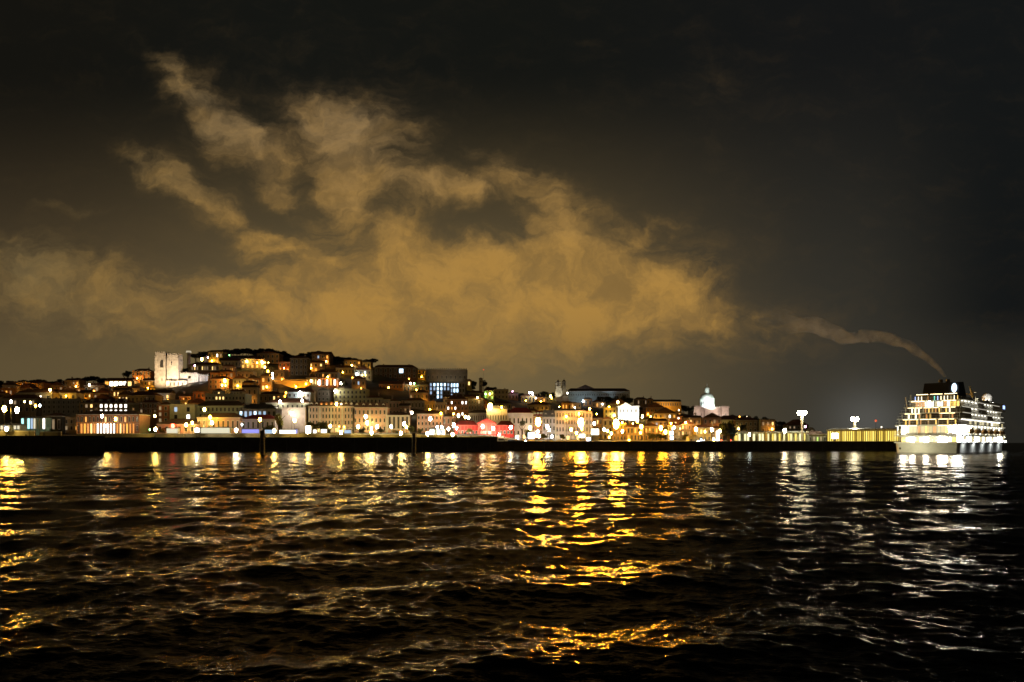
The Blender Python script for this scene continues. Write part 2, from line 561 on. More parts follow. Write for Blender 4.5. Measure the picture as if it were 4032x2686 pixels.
def quay(px0, px1, D0, D1, ztop, label, group=None):
    """a quay block whose ends run back along the sight lines of its corners"""
    x0, x1 = pw(px0 - CX, D0), pw(px1 - CX, D0); xb0, xb1 = pw(px0 - CX, D1), pw(px1 - CX, D1)
    xm = (x0 + x1) / 2
    t_ = thing('quay', label, 'quay', (xm, D0, 0), 0, group)
    h = (x1 - x0) / 2

    def slab(e, z0, z1):
        k = MB()
        P_ = [(x0 - xm - e, -e), (x1 - xm + e, -e), (xb1 - xm + e, D1 - D0), (xb0 - xm - e, D1 - D0)]
        lo = [(x, y, z0) for x, y in P_]; hi = [(x, y, z1) for x, y in P_]
        k.face(lo[::-1]); k.face(hi)
        for i in range(4):
            j = (i + 1) % 4; k.face([lo[i], lo[j], hi[j], hi[i]])
        return k
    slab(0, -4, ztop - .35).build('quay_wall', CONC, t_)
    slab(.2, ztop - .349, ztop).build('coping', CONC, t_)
    fm = MB().box(0, .5, -.2, .0, .2, ztop - .8).mesh('fender', STONE_D)
    x = -h + 4; i = 0
    while x < h - 2 and i < 60:
        link('fender', fm, t_, (x, 0, 0)); x += 12; i += 1
    bm_ = MB().cone(0, .8, ztop, ztop + .5, .22, .3, 8).mesh('bollard', IRON)
    x = -h + 6
    while x < h - 3:
        link('bollard', bm_, t_, (x, 0, 0)); x += 24
    return t_


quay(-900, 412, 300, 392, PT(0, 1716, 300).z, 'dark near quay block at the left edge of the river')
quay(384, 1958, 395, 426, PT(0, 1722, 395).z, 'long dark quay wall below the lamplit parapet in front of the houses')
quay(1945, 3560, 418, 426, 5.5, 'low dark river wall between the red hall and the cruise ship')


def parapet(px0, px1, D, py0, py1, label):
    x0, x1 = pw(px0 - CX, D), pw(px1 - CX, D); z0 = PT(0, py1, D).z; z1 = PT(0, py0, D).z
    t_ = thing('parapet_wall', label, 'wall', ((x0 + x1) / 2, D, z0), 0)
    h = (x1 - x0) / 2
    MB().box(-h, h, 0, .6, -.6, z1 - z0).build('wall', LITWALL, t_)
    MB().box(-h, h, -.12, .72, z1 - z0, z1 - z0 + .25).build('coping', TRIM, t_)
    k = MB(); x = -h + 1
    while x < h - 1:
        k.box(x, x + .35, -.1, 0, -.3, z1 - z0 - .01); x += 6
    k.build('pilaster', LITWALL, t_)


parapet(-300, 135, 306, 1699, 1712, 'short pale parapet on the near quay at the left edge')
parapet(158, 240, 306, 1702, 1712, 'isolated pale parapet stub left of the orange arcade restaurant')
parapet(300, 722, 411, 1709, 1722, 'lamplit cream parapet under the orange arcade restaurant')
parapet(726, 1022, 411, 1709, 1722, 'lamplit cream parapet left of the first mooring post')
parapet(1046, 1295, 411, 1709, 1723, 'lamplit cream parapet right of the first mooring post')
parapet(1340, 1620, 411, 1712, 1724, 'lamplit cream parapet left of the second mooring post')
parapet(1642, 1800, 411, 1714, 1726, 'lamplit cream parapet right of the second mooring post')
parapet(1806, 1956, 411, 1720, 1728, 'low last stretch of parapet before the red hall')


def mooring_post(px, w, py_top, D, label):
    p = PT(px, py_top, D)
    t_ = thing('mooring_post', label, 'mooring post', (p.x, D, 0), 0, 'black mooring posts in front of the quay')
    r = pw(w, D) / 2
    MB().cone(0, 0, -4, p.z - 1.2, r * .92, r * .88, 14).build('pile', STONE_D, t_)
    MB().cone(0, 0, p.z - 1.2, p.z, r * 1.05, r, 14).build('cap', IRON, t_)
    for i in range(5):
        MB().cone(0, 0, .8 + i * 1.3, 1.1 + i * 1.3, r * 1.04, r * 1.04, 14).build('band', IRON, t_)


mooring_post(1033, 19, 1696, 296, 'wide black mooring post rising from the water below the lilac house')
mooring_post(1630, 15, 1706, 312, 'slim black mooring post rising from the water below the two pink houses')

# ------------------------------------------------------------------ building kit
RECTS = []     # picture rectangles of hand-placed buildings: (x0, x1, y0, y1, D)
REFS = []      # (px, short name) for labels of small things
HANDOBJ = []


def building(px0, px1, py_top, py_bot, D, label, color, roof='hip', cols=0, rows=0, lit='', depth=None, name='town_house', cat='house',
             group=None, rz=0.0, roof_mat=None, roof_h=None, pil=0, dormers=0, dlit='', door=False, win=(0.42, .58), arch=False, ref=None, wy=None,
             chimneys=1, hand=True, cornice=True, shops=0, balc=False):
    w = pw(px1 - px0, D); pb = PT((px0 + px1) / 2, py_bot, D); zt = PT(0, py_top, D).z
    zg = min(pb.z, ground((px0 + px1) / 2, D)) if D >= 424 else pb.z
    h = zt - zg; vis = zt - pb.z            # visible height
    depth = depth or min(14, max(8, w * .6))
    t_ = thing(name, label, cat, (pb.x, D, zg), rz, group)
    col = paint(color) if not isinstance(color, bpy.types.Material) else color
    b_ = MB().box(-w / 2, w / 2, 0, depth, -3, h)
    b_.build('wall', col, t_)
    k = MB()
    if cornice:
        k.box(-w / 2 - .3, w / 2 + .3, -.35, depth + .3, h, h + .35)
    if rows > 1 and w > 12:
        for r_ in range(1, rows):
            z = h - vis * r_ / rows
            k.box(-w / 2, w / 2, -.10, 0, z - .12, z + .12)
    if k.v: k.build('cornice', TRIM if cornice else col, t_)
    zr = h + (.35 if cornice else 0)
    rm = roof_mat or TILE
    rf = None
    if roof in ('hip', 'gable'):
        rh = roof_h or min(3.6, depth * .26)
        rf = MB().gable(-w / 2, w / 2, 0, depth, zr, rh, 0, .45, min(w, depth) * .45 if roof == 'hip' else 0).build('roof', rm, t_)
    elif roof == 'front':                   # gable end towards the river
        rh = roof_h or w * .28
        rf = MB().gable_y(-w / 2 - .3, w / 2 + .3, -.3, depth, zr, rh).build('roof', rm, t_)
    elif roof == 'mansard':
        rh = roof_h or 3.2
        k = MB(); a = .9
        k.face([(-w / 2, 0, zr), (w / 2, 0, zr), (w / 2 - a, a * 1.3, zr + rh), (-w / 2 + a, a * 1.3, zr + rh)])
        k.face([(w / 2, 0, zr), (w / 2, depth, zr), (w / 2 - a, depth - a, zr + rh), (w / 2 - a, a * 1.3, zr + rh)])
        k.face([(-w / 2, depth, zr), (-w / 2, 0, zr), (-w / 2 + a, a * 1.3, zr + rh), (-w / 2 + a, depth - a, zr + rh)])
        k.face([(w / 2, depth, zr), (-w / 2, depth, zr), (-w / 2 + a, depth - a, zr + rh), (w / 2 - a, depth - a, zr + rh)])
        k.face([(-w / 2 + a, a * 1.3, zr + rh), (w / 2 - a, a * 1.3, zr + rh), (w / 2 - a, depth - a, zr + rh), (-w / 2 + a, depth - a, zr + rh)])
        rf = k.build('roof', rm, t_)
    elif roof == 'flat':
        k = MB().box(-w / 2, w / 2, -.05, .3, zr, zr + .8); k.box(-w / 2, -w / 2 + .3, .3, depth, zr, zr + .8); k.box(w / 2 - .3, w / 2, .3, depth, zr, zr + .8)
        rf = k.build('roof', col, t_)
    elif roof == 'battlement':
        k = MB(); x = -w / 2
        while x < w / 2 - .6:
            k.box(x, x + 1.1, 0, .8, zr, zr + 1.3); x += 2.2
        rf = k.build('battlement', col, t_)
    if rf is not None and chimneys and w > 7 and roof != 'battlement':
        for c in range(chimneys):
            x = (-.3 + .6 * c / max(1, chimneys - 1)) * w if chimneys > 1 else rng.choice((-.28, .25)) * w
            c_ = MB().box(x - .5, x + .5, depth * .55, depth * .55 + 1.0, zr + .5, zr + (4.2 if roof != 'flat' else 2.2)).box(x - .62, x + .62, depth * .55 - .1, depth * .55 + 1.1, zr + (4.2 if roof != 'flat' else 2.2), zr + (4.5 if roof != 'flat' else 2.5))
            c_.build('chimney', paint((.35, .28, .22)), rf)
    if pil:
        k = MB()
        for i in range(pil + 1):
            x = -w / 2 + w * i / pil
            k.box(x - .35, x + .35, -.28, 0, -1, h - .02)
        k.build('pilaster', TRIM, t_)
    if cols and rows:
        cw = w / cols; rh_ = vis / rows
        zz0 = h - vis
        for r_ in range(rows):
            for c in range(cols):
                i = r_ * cols + c
                kd = lit[i] if i < len(lit) else '.'
                if kd == ' ': continue
                ww = cw * win[0]; wh = rh_ * win[1]
                x = -w / 2 + cw * (c + .5); z = zz0 + vis - rh_ * (r_ + 1) + rh_ * .22
                o = link('window', win_mesh(kd, arch), t_, (x, -.01, z), (ww / .88, 1, wh / .95))
                if balc and kd != ' ' and r_ < rows - 1:
                    link('balcony', BALC, o, (0, -.02, 0))
    if dormers:
        for i in range(dormers):
            x = -w / 2 + w * (i + .5) / dormers; kd = dlit[i] if i < len(dlit) else '.'
            d_ = MB().box(x - .8, x + .8, .5, 3.2, zr - .1, zr + 1.9).gable_y(x - 1.0, x + 1.0, .3, 3.4, zr + 1.9, .8)
            do = d_.build('dormer', TRIM if kd != 'a' else paint((.5, .2, .1)), t_)  # orange light on amber dormers is put into the body colour
            MB().box(x - .5, x + .5, .40, .49, zr + .35, zr + 1.6).build('pane', WM[kd], do)
    if shops:
        for i in range(shops):
            x = -w / 2 + w * (i + .5) / shops; s_ = w / shops * .36
            zb = h - vis
            do = MB().box(x - s_, x + s_, -.14, 0, zb, zb + 2.9).build('shop_front', TRIM, t_)
            MB().box(x - s_ * .8, x + s_ * .8, -.18, -.15, zb + .2, zb + 2.5).build('pane', WM['w'] if i % 3 else WM['d'], do)
    if door:
        zb = h - vis
        d_ = MB().box(-.9, .9, -.2, 0, zb, zb + 2.9).build('door', paint((.08, .05, .03)), t_)
    if hand:
        RECTS.append((px0, px1, py_top - 8, py_bot, D)); HANDOBJ.append(t_)
    if ref: REFS.append(((px0 + px1) / 2, ref))
    return t_


bb = MB().box(-.6, .6, -.6, 0, -.08, -.04)
for i in range(7): bb.box(-.58 + i * .19, -.55 + i * .19, -.58, -.55, -.04, .28)
bb.box(-.6, .6, -.6, -.54, .28, .33)
BALC = bb.mesh('balcony', IRON)

# ------------------------------------------------------------------ lamps
LM = {
    'white': ((1, .86, .58), 1.0), 'gold': ((1, .44, .025), 1.0), 'yellow': ((1, .68, .16), 1.0), 'cool': ((.80, .95, 1), 1.0),
    'orange': ((1, .36, .04), 1.0), 'red': ((1, .04, .02), 1.0), 'green': ((.25, 1, .25), 1.0), 'blue': ((.35, .6, 1), 1.0), 'pink': ((1, .45, .75), 1.0),
}
HEADM = {}
HEADMESH = {}


def head(colour, power):
    k = (colour, power)
    if k not in HEADMESH:
        c = LM[colour][0]
        m = glow('lamp_%s_%g' % k, c, power)
        HEADMESH[k] = MB().ball((0, 0, 0), 1, 1, 1, 6, 4).mesh('lamp_head', m)
    return HEADMESH[k]


POLE = MB().cone(0, 0, 0, .1, .22, .2, 8).cone(0, 0, .1, 1.0, .11, .07, 8).mesh('pole', IRON)
POLE_P = MB().cone(0, 0, 0, .06, .26, .22, 8).cone(0, 0, .06, 1.0, .14, .09, 8).mesh('pole', PALE)
LAMPS = []
cap_mesh = MB().cone(0, 0, .82, 1.25, 1.05, .25, 8).mesh('lamp_cap', IRON)


sh = MB()  # back shell added to keep lamplight off the facades
for i in range(6):
    for j in range(4):
        q = []
        for (u_, v_) in ((i, j), (i + 1, j), (i + 1, j + 1), (i, j + 1)):
            a_ = math.pi * u_ / 6; e_ = -math.pi / 2 + math.pi * v_ / 4
            q.append((1.12 * math.cos(a_) * math.cos(e_), .05 + 1.12 * math.sin(a_) * math.cos(e_), 1.12 * math.sin(e_)))
        sh.face(q)
SHIELD = sh.mesh('reflector', IRON)


def lamp(px, py, D, colour='white', power=60, r=.8, tall=1.35, zbase=None, kind='street lamp', pole='dark', group=None, label=None, shield=False):
    p = PT(px, py, D); r *= .66; tall *= 1.25
    zg = ground(px, D) if zbase is None else zbase
    t_ = thing('street_lamp', label, 'street lamp', (p.x, D, zg), 0, group)
    if group == 'globe lamps along the quay parapet': power *= 6
    ph = p.z - r * tall - zg
    if ph > .3:
        link('pole', POLE if pole == 'dark' else POLE_P, t_, scale=(1.0, 1.0, ph + .1))
    h_ = link('lamp_head', head(colour, power), t_, (0, 0, p.z - zg), (r, r, r * tall))
    link('lamp_cap', cap_mesh, h_)
    if group in ('big gold lamps near the water', 'globe lamps along the quay parapet') or px in (17, 67) or shield: link('reflector', SHIELD, h_)
    LAMPS.append((px, py, D, colour, t_))
    return t_


# ------------------------------------------------------------------ first row along the river (D ~ 480)
PINK = (.52, .36, .32); LILAC = (.46, .42, .55); CREAM = (.58, .53, .38); TAN = (.40, .33, .24); OCHRE = (.50, .32, .12); GREY = (.32, .31, .29)
ORANGE = (.50, .22, .06); PGREEN = (.52, .56, .42); ROSE = (.52, .28, .25)

# far left
building(0, 142, 1572, 1625, 560, 'tan building behind the two big gold lamps at the left edge', TAN, 'hip', 6, 2, '..d..d', ref='the left-edge tan building')
building(165, 318, 1575, 1630, 560, 'wide grey-brown apartment block left of the block with two lit window rows', GREY, 'flat', 8, 3, '', chimneys=2)
building(60, 205, 1548, 1592, 640, 'pale tan house with flat front high at the left edge', TAN, 'hip', 5, 1, '.....', chimneys=1)
building(205, 300, 1549, 1580, 650, 'cream-grey house above the dark sheds near the left edge', CREAM, 'hip', 4, 1)
building(312, 505, 1588, 1632, 545, 'block with two rows of blazing white-yellow windows', OCHRE, 'hip', 10, 2, '.dw.WWWWWW' + '..d.WWWWWW'[:10], dormers=6, ref='the blazing-window block', win=(.5, .6))
building(178, 243, 1640, 1703, 470, 'dark shed between the teal pavilion and the orange arcade', STONE_D, 'hip', 3, 1, '.d.', chimneys=0, roof_mat=TILE2)
building(252, 312, 1648, 1698, 474, 'small house with a pale roof terrace left of the orange arcade', TAN, 'flat', 3, 2, '...d.a', chimneys=0)

# lit pavilion (teal) at left
def pavilion(px0, px1, py0, py1, D, label, colour, nbay, lit, frame=TRIM, name='glass_pavilion', ref=None, roofm=None):
    w = pw(px1 - px0, D); p = PT((px0 + px1) / 2, py1, D); zg = min(p.z, ground((px0 + px1) / 2, D)); h = PT(0, py0, D).z - zg
    t_ = thing(name, label, 'pavilion', (p.x, D, zg))
    MB().box(-w / 2, w / 2, .3, 6, -1, h - .2).build('wall', paint(colour), t_)
    MB().gable(-w / 2, w / 2, 0, 6, h - .2, 1.0, 0, .5, 2).build('roof', roofm or SLATE, t_)
    zb = p.z - zg
    for i in range(nbay):
        x0 = -w / 2 + w * i / nbay + .12; x1 = -w / 2 + w * (i + 1) / nbay - .12
        kd = lit[i % len(lit)]
        b_ = MB().box(x0, x0 + .12, .1, .3, zb, h - .4).box(x1 - .12, x1, .1, .3, zb, h - .4).box(x0 + .12, x1 - .12, .1, .3, h - .6, h - .4).build('bay_frame', frame, t_)
        if kd != '.':
            MB().box(x0 + .12, x1 - .12, .2, .28, zb + .25, h - .62).build('pane', WM[kd], b_)
    RECTS.append((px0, px1, py0, py1, D))
    if ref: REFS.append(((px0 + px1) / 2, ref))
    return t_


SHOPW = glow('shop_white', (1, .95, .82), 3, 'FRONT'); WM['S'] = SHOPW
SHOPT = glow('shop_teal', (.45, 1, .95), 1.6, 'FRONT'); WM['t'] = SHOPT
SHOPO = glow('shop_orange', (1, .36, .07), 1.0, 'FRONT'); WM['o'] = SHOPO
SHOPR = glow('shop_red', (1, .03, .02), 3, 'FRONT'); WM['r'] = SHOPR
SHOPP = glow('shop_violet', (.35, .35, 1), 1.0, 'FRONT'); WM['v'] = SHOPP
SHOPG = glow('shop_pale', (1, .93, .66), .8, 'FRONT'); WM['p'] = SHOPG
pavilion(82, 178, 1644, 1690, 452, 'glass pavilion lit teal and white near the left edge', (.25, .45, .45), 8, 't.tBp..S', ref='the teal pavilion')
pavilion(0, 78, 1672, 1692, 440, 'low row of pale lit kiosk fronts under the gold lamps', (.4, .45, .4), 6, 'pBp.pp', name='kiosk_row')
# orange arcade restaurant
building(300, 548, 1634, 1704, 468, 'long low restaurant arcade glowing orange with white interiors', (.36, .18, .11), 'hip', 16, 2, '..a....w..d.a...', chimneys=2, roof_mat=TILE2, roof_h=2.6, name='arcade_building', cat='restaurant', ref='the orange arcade restaurant')
def arcade(px0, px1, py0, py1, D, n, lit, label, colour=(.5, .25, .12)):
    w = pw(px1 - px0, D); p = PT((px0 + px1) / 2, py1, D); zg = min(p.z, ground((px0 + px1) / 2, D)); h = PT(0, py0, D).z - zg
    t_ = thing('terrace_arcade', label, 'arcade', (p.x, D, zg))
    k = MB(); zb = p.z - zg
    for i in range(n + 1):
        x = -w / 2 + w * i / n; k.box(x - .2, x + .2, 0, .5, -1, h - .5)
    k.build('column', paint(colour), t_)
    MB().box(-w / 2 - .3, w / 2 + .3, -.3, 3.5, h - .5, h).build('roof', paint(colour), t_)
    for i in range(n):
        kd = lit[i % len(lit)]
        if kd == '.': continue
        x0 = -w / 2 + w * i / n + .25; x1 = -w / 2 + w * (i + 1) / n - .25
        MB().box(x0, x1, 3.0, 3.1, zb, h - .9).build('lit_bay', WM[kd], t_)
    RECTS.append((px0, px1, py0, py1, D))
    return t_


arcade(302, 520, 1662, 1706, 452, 17, 'oaowoSSSSSSowoaoo', 'glowing orange terrace arcade with white-hot middle bays behind the parapet')
building(548, 620, 1588, 1650, 520, 'dark brick-red building between the orange arcade and the cream palace', (.22, .12, .08), 'hip', 4, 3, '....d.......')
building(500, 618, 1592, 1652, 535, 'grey-olive house with small round attic windows below the cathedral', (.30, .27, .17), 'flat', 7, 1, '.......', win=(.35, .22))
building(500, 612, 1558, 1590, 600, 'low grey terrace with arched row below the cathedral', (.33, .30, .22), 'hip', 7, 1, '.......', chimneys=0)
# cream palace and its neighbours
building(668, 766, 1598, 1658, 500, 'pale cream-yellow house with two tall arched windows above the red sign', (.62, .60, .42), 'flat', 2, 2, 'B..W', win=(.28, .62), arch=True, ref='the pale cream house', chimneys=0)
building(620, 664, 1596, 1690, 500, 'narrow brick-red house beside the pale cream house', (.36, .14, .08), 'hip', 2, 4, 'd.d.d')
building(766, 958, 1600, 1650, 505, 'long pale green facade left of the teal windows', PGREEN, 'hip', 12, 2, '', roof_mat=TILE2, chimneys=2)
building(806, 966, 1556, 1600, 560, 'pale green house with arched windows and three lit pairs', (.56, .56, .38), 'flat', 12, 2, '...www......' + '...WWW......', arch=True, win=(.5, .5), chimneys=2, ref='the pale green house')
building(838, 870, 1541, 1557, 575, 'small cream attic house on top of the pale green house', CREAM, 'hip', 2, 1, '.w', chimneys=0)
building(908, 952, 1543, 1558, 585, 'small white attic house behind the pale green house', (.6, .58, .55), 'gable', 4, 1, '', chimneys=0)
building(776, 945, 1646, 1698, 472, 'long low shed with a dark roof and pinkish wall behind tall lamps', (.50, .36, .33), 'hip', 9, 1, '', chimneys=0, roof_mat=TILE2, roof_h=3.2)
building(618, 770, 1672, 1706, 466, 'low pinkish quayside house beside the red sign', (.45, .34, .3), 'hip', 6, 1, '..d...', chimneys=0, roof_mat=TILE2)
# lilac group
building(940, 1088, 1612, 1650, 505, 'lilac house with a row of teal-lit windows', (.42, .40, .50), 'hip', 8, 1, 'bBBbBB..', chimneys=1, roof_mat=SLATE, ref='the teal-windowed lilac house', win=(.6, .6))
building(950, 1082, 1652, 1696, 475, 'low lilac quayside hall with a dark red roof', LILAC, 'hip', 7, 1, '', roof_mat=REDROOF, roof_h=3.0, chimneys=0)
building(1110, 1202, 1612, 1700, 480, 'tall plain lilac-white house behind the double lamp', (.56, .50, .54), 'flat', 0, 0, chimneys=0, ref='the lilac-white house')
building(1202, 1216, 1600, 1700, 486, 'narrow grey house squeezed between the lilac-white house and the pink terrace', GREY, 'flat', 1, 4, '')
building(1048, 1218, 1588, 1615, 530, 'pale green terrace with an attic row above the lilac-white house', (.48, .50, .42), 'hip', 9, 1, '', chimneys=2)
building(1133, 1222, 1546, 1588, 570, 'grey-green gabled house with two white lamps on its front', (.48, .52, .47), 'gable', 5, 2, '..W..' + '...W.', ref='the grey-green house')
# pink terrace
building(1216, 1392, 1602, 1702, 482, 'long dusky pink terrace with white window surrounds and attic dormers', PINK, 'mansard', 14, 4, '', roof_mat=TILE2, dormers=9, dlit='..aaa.W.d', win=(.5, .62), pil=4, ref='the pink terrace', shops=7, roof_h=3.0)
building(1392, 1522, 1606, 1702, 482, 'pink four-storey house with dark square windows next to the pink terrace', (.58, .38, .33), 'mansard', 8, 3, '', roof_mat=TILE2, dormers=5, dlit='', win=(.42, .5), pil=2, ref='the four-storey pink house')
building(1526, 1612, 1637, 1702, 482, 'salmon house with tall dark bays between pale pilasters', (.58, .36, .28), 'hip', 5, 1, '', win=(.5, .75), pil=5, roof_mat=TILE2, ref='the salmon house')
building(1642, 1742, 1632, 1702, 482, 'salmon-red house with two rows of arched windows above a lit shop', (.55, .32, .26), 'hip', 7, 3, '', arch=True, win=(.45, .5), roof_mat=TILE2, ref='the salmon-red house')
building(1742, 1790, 1643, 1704, 488, 'low brown-pink house beside the red hall', (.42, .26, .22), 'hip', 3, 2, '', roof_mat=TILE2)
pavilion(1690, 1752, 1688, 1722, 446, 'glazed shop front lit bright white on the quay', (.5, .55, .5), 6, 'SS.SBS', ref='the white glazed shop front')
# red hall
def red_hall():
    D = 470; rw = pbr('red_wall', (.55, .035, .03), .75, 0, .15, .4, .2)
    c = PT(1885, 1733, D); zg = ground(1885, D) - .5
    t_ = thing('red_hall', 'long red hall with a dark red roof and central pediment', 'hall', (c.x, D, zg), 0)
    X = lambda px: pw(px - 1885, D); Z = lambda py: PT(0, py, D).z - zg
    MB().box(X(1790), X(1882), 0, 16, -2, Z(1677)).build('wing', rw, t_)
    MB().box(X(1952), X(2024), 0, 16, -2, Z(1677)).build('wing', rw, t_)
    ce = MB().box(X(1882), X(1952), -2.5, 16, -2, Z(1666)).gable_y(X(1878), X(1956), -2.9, 8, Z(1666), Z(1648) - Z(1666))
    ce = ce.build('centre_block', rw, t_)
    MB().gable_y(X(1884), X(1950), -3.05, -2.92, Z(1664), (Z(1651) - Z(1664)) * .9).build('tympanum', paint((.45, .05, .04)), ce)
    k = MB().box(X(1788), X(1881), -.5, -.01, Z(1677), Z(1674)).box(X(1953), X(2026), -.5, -.01, Z(1677), Z(1674)).box(X(1878), X(1956), -3.2, -2.51, Z(1669), Z(1666.2))
    k.build('cornice', pbr('red_trim', (.58, .09, .07), .8, 0, .1), t_)
    for a, b_ in ((1788, 1880), (1954, 2026)):
        MB().gable(X(a), X(b_), 0, 16, Z(1677) + .02, 3.4, 0, .3, 3).build('roof', REDROOF, t_)
    k = MB()
    for px in (1884, 1898, 1917, 1936, 1950): k.box(X(px) - .3, X(px) + .3, -2.85, -2.5, 0, Z(1669.2))
    for px in list(range(1800, 1880, 14)) + list(range(1966, 2022, 14)): k.box(X(px) - .2, X(px) + .2, -.25, 0, 0, Z(1677.4))
    k.build('pilaster', pbr('red_trim', (.62, .16, .12)), t_)
    for px in (1899, 1914, 1929):
        d = MB().box(X(px) - .9, X(px) + .9, -2.72, -2.52, 0, Z(1698)).build('door', TRIM, t_)
        MB().box(X(px) - .7, X(px) + .7, -2.78, -2.73, .1, Z(1701)).build('pane', SHOPR, d)
    for px in list(range(1807, 1878, 14)) + list(range(1973, 2018, 14)):
        link('window', win_mesh('.'), t_, (X(px), -.01, Z(1708)), (1.3, 1, 2.0))
    RECTS.append((1740, 2028, 1640, 1735, D)); REFS.append((1885, 'the red hall'))


red_hall()
# lilac row right of the hall
building(1846, 1925, 1628, 1665, 520, 'low lilac building with toothed eaves behind the red hall', LILAC, 'hip', 9, 1, '', roof_mat=TILE2, chimneys=0)
building(1916, 1998, 1612, 1665, 505, 'lilac house with round-cornered roof and eight narrow windows', (.52, .50, .64), 'mansard', 8, 1, '', arch=True, win=(.4, .35), roof_mat=SLATE, roof_h=2.2, chimneys=0, ref='the round-cornered lilac house')
building(2000, 2098, 1628, 1728, 492, 'lilac house with a dark red roof and arched middle windows', (.54, .50, .62), 'hip', 6, 2, '', arch=True, win=(.36, .42), roof_mat=REDROOF, roof_h=3.6, ref='the red-roofed lilac house', shops=4)
building(2100, 2136, 1640, 1730, 496, 'narrow brick house with three attic dormers beside the first gold lamp', (.48, .24, .18), 'mansard', 3, 2, '', roof_mat=REDROOF, dormers=3, dlit='ddd', roof_h=3.4)
building(2136, 2188, 1644, 1730, 494, 'grey-lilac house with steep slate roof and two dormers', (.50, .46, .52), 'mansard', 4, 3, '', roof_mat=SLATE, dormers=2, dlit='dd', roof_h=4.6)
building(2188, 2304, 1619, 1732, 488, 'tall pale mansion with stone pilasters between the first two gold lamps', (.54, .46, .48), 'hip', 10, 4, '', win=(.42, .55), pil=3, roof_mat=SLATE, ref='the pale mansion', shops=6, balc=True, roof_h=1.6)
building(2305, 2330, 1622, 1732, 490, 'narrow cream tower house at the right end of the pale mansion', (.55, .48, .36), 'hip', 2, 4, '', pil=2, roof_h=1.4, chimneys=0)
# right of the mansion: gold lit waterfront
building(2334, 2372, 1648, 1732, 505, 'ochre house behind the white shop lights right of the pale mansion', OCHRE, 'hip', 3, 3, '.w.....')
building(2374, 2412, 1652, 1734, 500, 'pale narrow gabled house left of the third gold lamp', CREAM, 'front', 2, 3, '')
building(2414, 2466, 1668, 1736, 492, 'ochre house directly behind the third gold lamp', OCHRE, 'hip', 4, 3, '.....d')
building(2468, 2535, 1684, 1738, 490, 'low amber house with tall lit windows below the white church', (.52, .33, .10), 'hip', 5, 2, '..a.aa', win=(.5, .7))
building(2538, 2592, 1680, 1738, 500, 'amber-lit stuccoed house right of the twin lamp', (.5, .32, .12), 'hip', 4, 2, 'a..a')
building(2594, 2625, 1694, 1740, 505, 'small ochre cottage below the pair of gold lamps', OCHRE, 'gable', 3, 1, 'aa.')
building(2628, 2680, 1678, 1740, 500, 'grey house with tall blue-white lit window', GREY, 'hip', 4, 3, '.b..' + '.b.d')
building(2682, 2735, 1672, 1740, 505, 'tan house group with pointed gable near the white boathouse', TAN, 'front', 4, 3, 'wd..w.d')
building(2738, 2800, 1686, 1742, 498, 'yellow quayside house right of the white boathouse', (.55, .42, .14), 'hip', 4, 2, '.w..d')
building(2802, 2846, 1690, 1742, 498, 'dark brown house with bright lamps left of the big dark tree', (.25, .17, .1), 'hip', 3, 2, '...b')

# white boathouse leaning by the water
building(2712, 2748, 1722, 1752, 450, 'small white boathouse with a pitched roof on the river wall', (.6, .62, .58), 'front', 2, 1, '.d', chimneys=0, name='boathouse', cat='boathouse', roof_mat=PALE)

# ------------------------------------------------------------------ second tier, hand placed
def BH(px0, px1, py_top, py_bot, label, color, **kw):
    return building(px0, px1, py_top, py_bot, max(535, depth_for((px0 + px1) / 2, py_bot)), label, color, **kw)


BH(705, 752, 1562, 1586, 'orange-lit low house on the slope below the cathedral', ORANGE, roof='gable', cols=4, rows=1, lit='.a..')
BH(760, 806, 1547, 1592, 'orange house with one round window left of the pale green house', (.50, .20, .06), roof='flat', cols=3, rows=2, lit='', ref='the small orange house')
BH(520, 592, 1462, 1500, 'orange-lit house left of the cathedral towers', ORANGE, roof='hip', cols=5, rows=2, lit='', ref='the orange ridge house')
BH(552, 610, 1500, 1540, 'ochre-lit house stepping down left of the cathedral foot', OCHRE, roof='hip', cols=4, rows=2, lit='..a.')
BH(412, 520, 1500, 1526, 'low house glowing white and yellow on the ridge far left of the cathedral', (.6, .5, .3), roof='gable', cols=6, rows=1, lit='aWWWWw', ref='the white-glowing ridge house', win=(.85, .7), chimneys=0)
BH(330, 412, 1520, 1548, 'dark brown ridge house with one lamp near the left', (.3, .2, .12), roof='hip', cols=4, rows=1, lit='..d.')
BH(820, 900, 1494, 1532, 'brown house behind the single orange lamp on the slope', (.36, .2, .1), roof='hip', cols=4, rows=2, lit='...a....', ref='the brown slope house')
BH(742, 862, 1438, 1462, 'row of pale tan hilltop houses right of the cathedral', TAN, roof='hip', cols=12, rows=1, lit='.dwd.wdd.wd', chimneys=2, ref='the pale tan hilltop row')
BH(870, 952, 1422, 1446, 'pale beige house with a broad roof under the hill crest', (.5, .42, .3), roof='gable', cols=6, rows=1, lit='', ref='the beige hill house')
BH(948, 1040, 1415, 1452, 'hilltop house with a row of four amber windows', (.42, .28, .12), roof='hip', cols=5, rows=2, lit='....Waaaaa', ref='the amber-windowed house')
BH(1012, 1100, 1394, 1432, 'broad brown house right under the hilltop trees', (.42, .25, .10), roof='front', cols=5, rows=2, lit='', roof_h=3)
BH(1096, 1142, 1428, 1462, 'red-brown house with one bright window under the hilltop', (.42, .13, .05), roof='flat', cols=3, rows=2, lit='...a..', ref='the red-brown hill house')
BH(1142, 1212, 1412, 1480, 'large dark olive house below the middle of the hilltop', (.16, .12, .06), roof='hip', cols=4, rows=3, lit='')
BH(1205, 1248, 1488, 1520, 'yellow-lit house at the end of the orange wall', (.6, .42, .12), roof='hip', cols=4, rows=1, lit='waww', ref='the yellow-lit house')
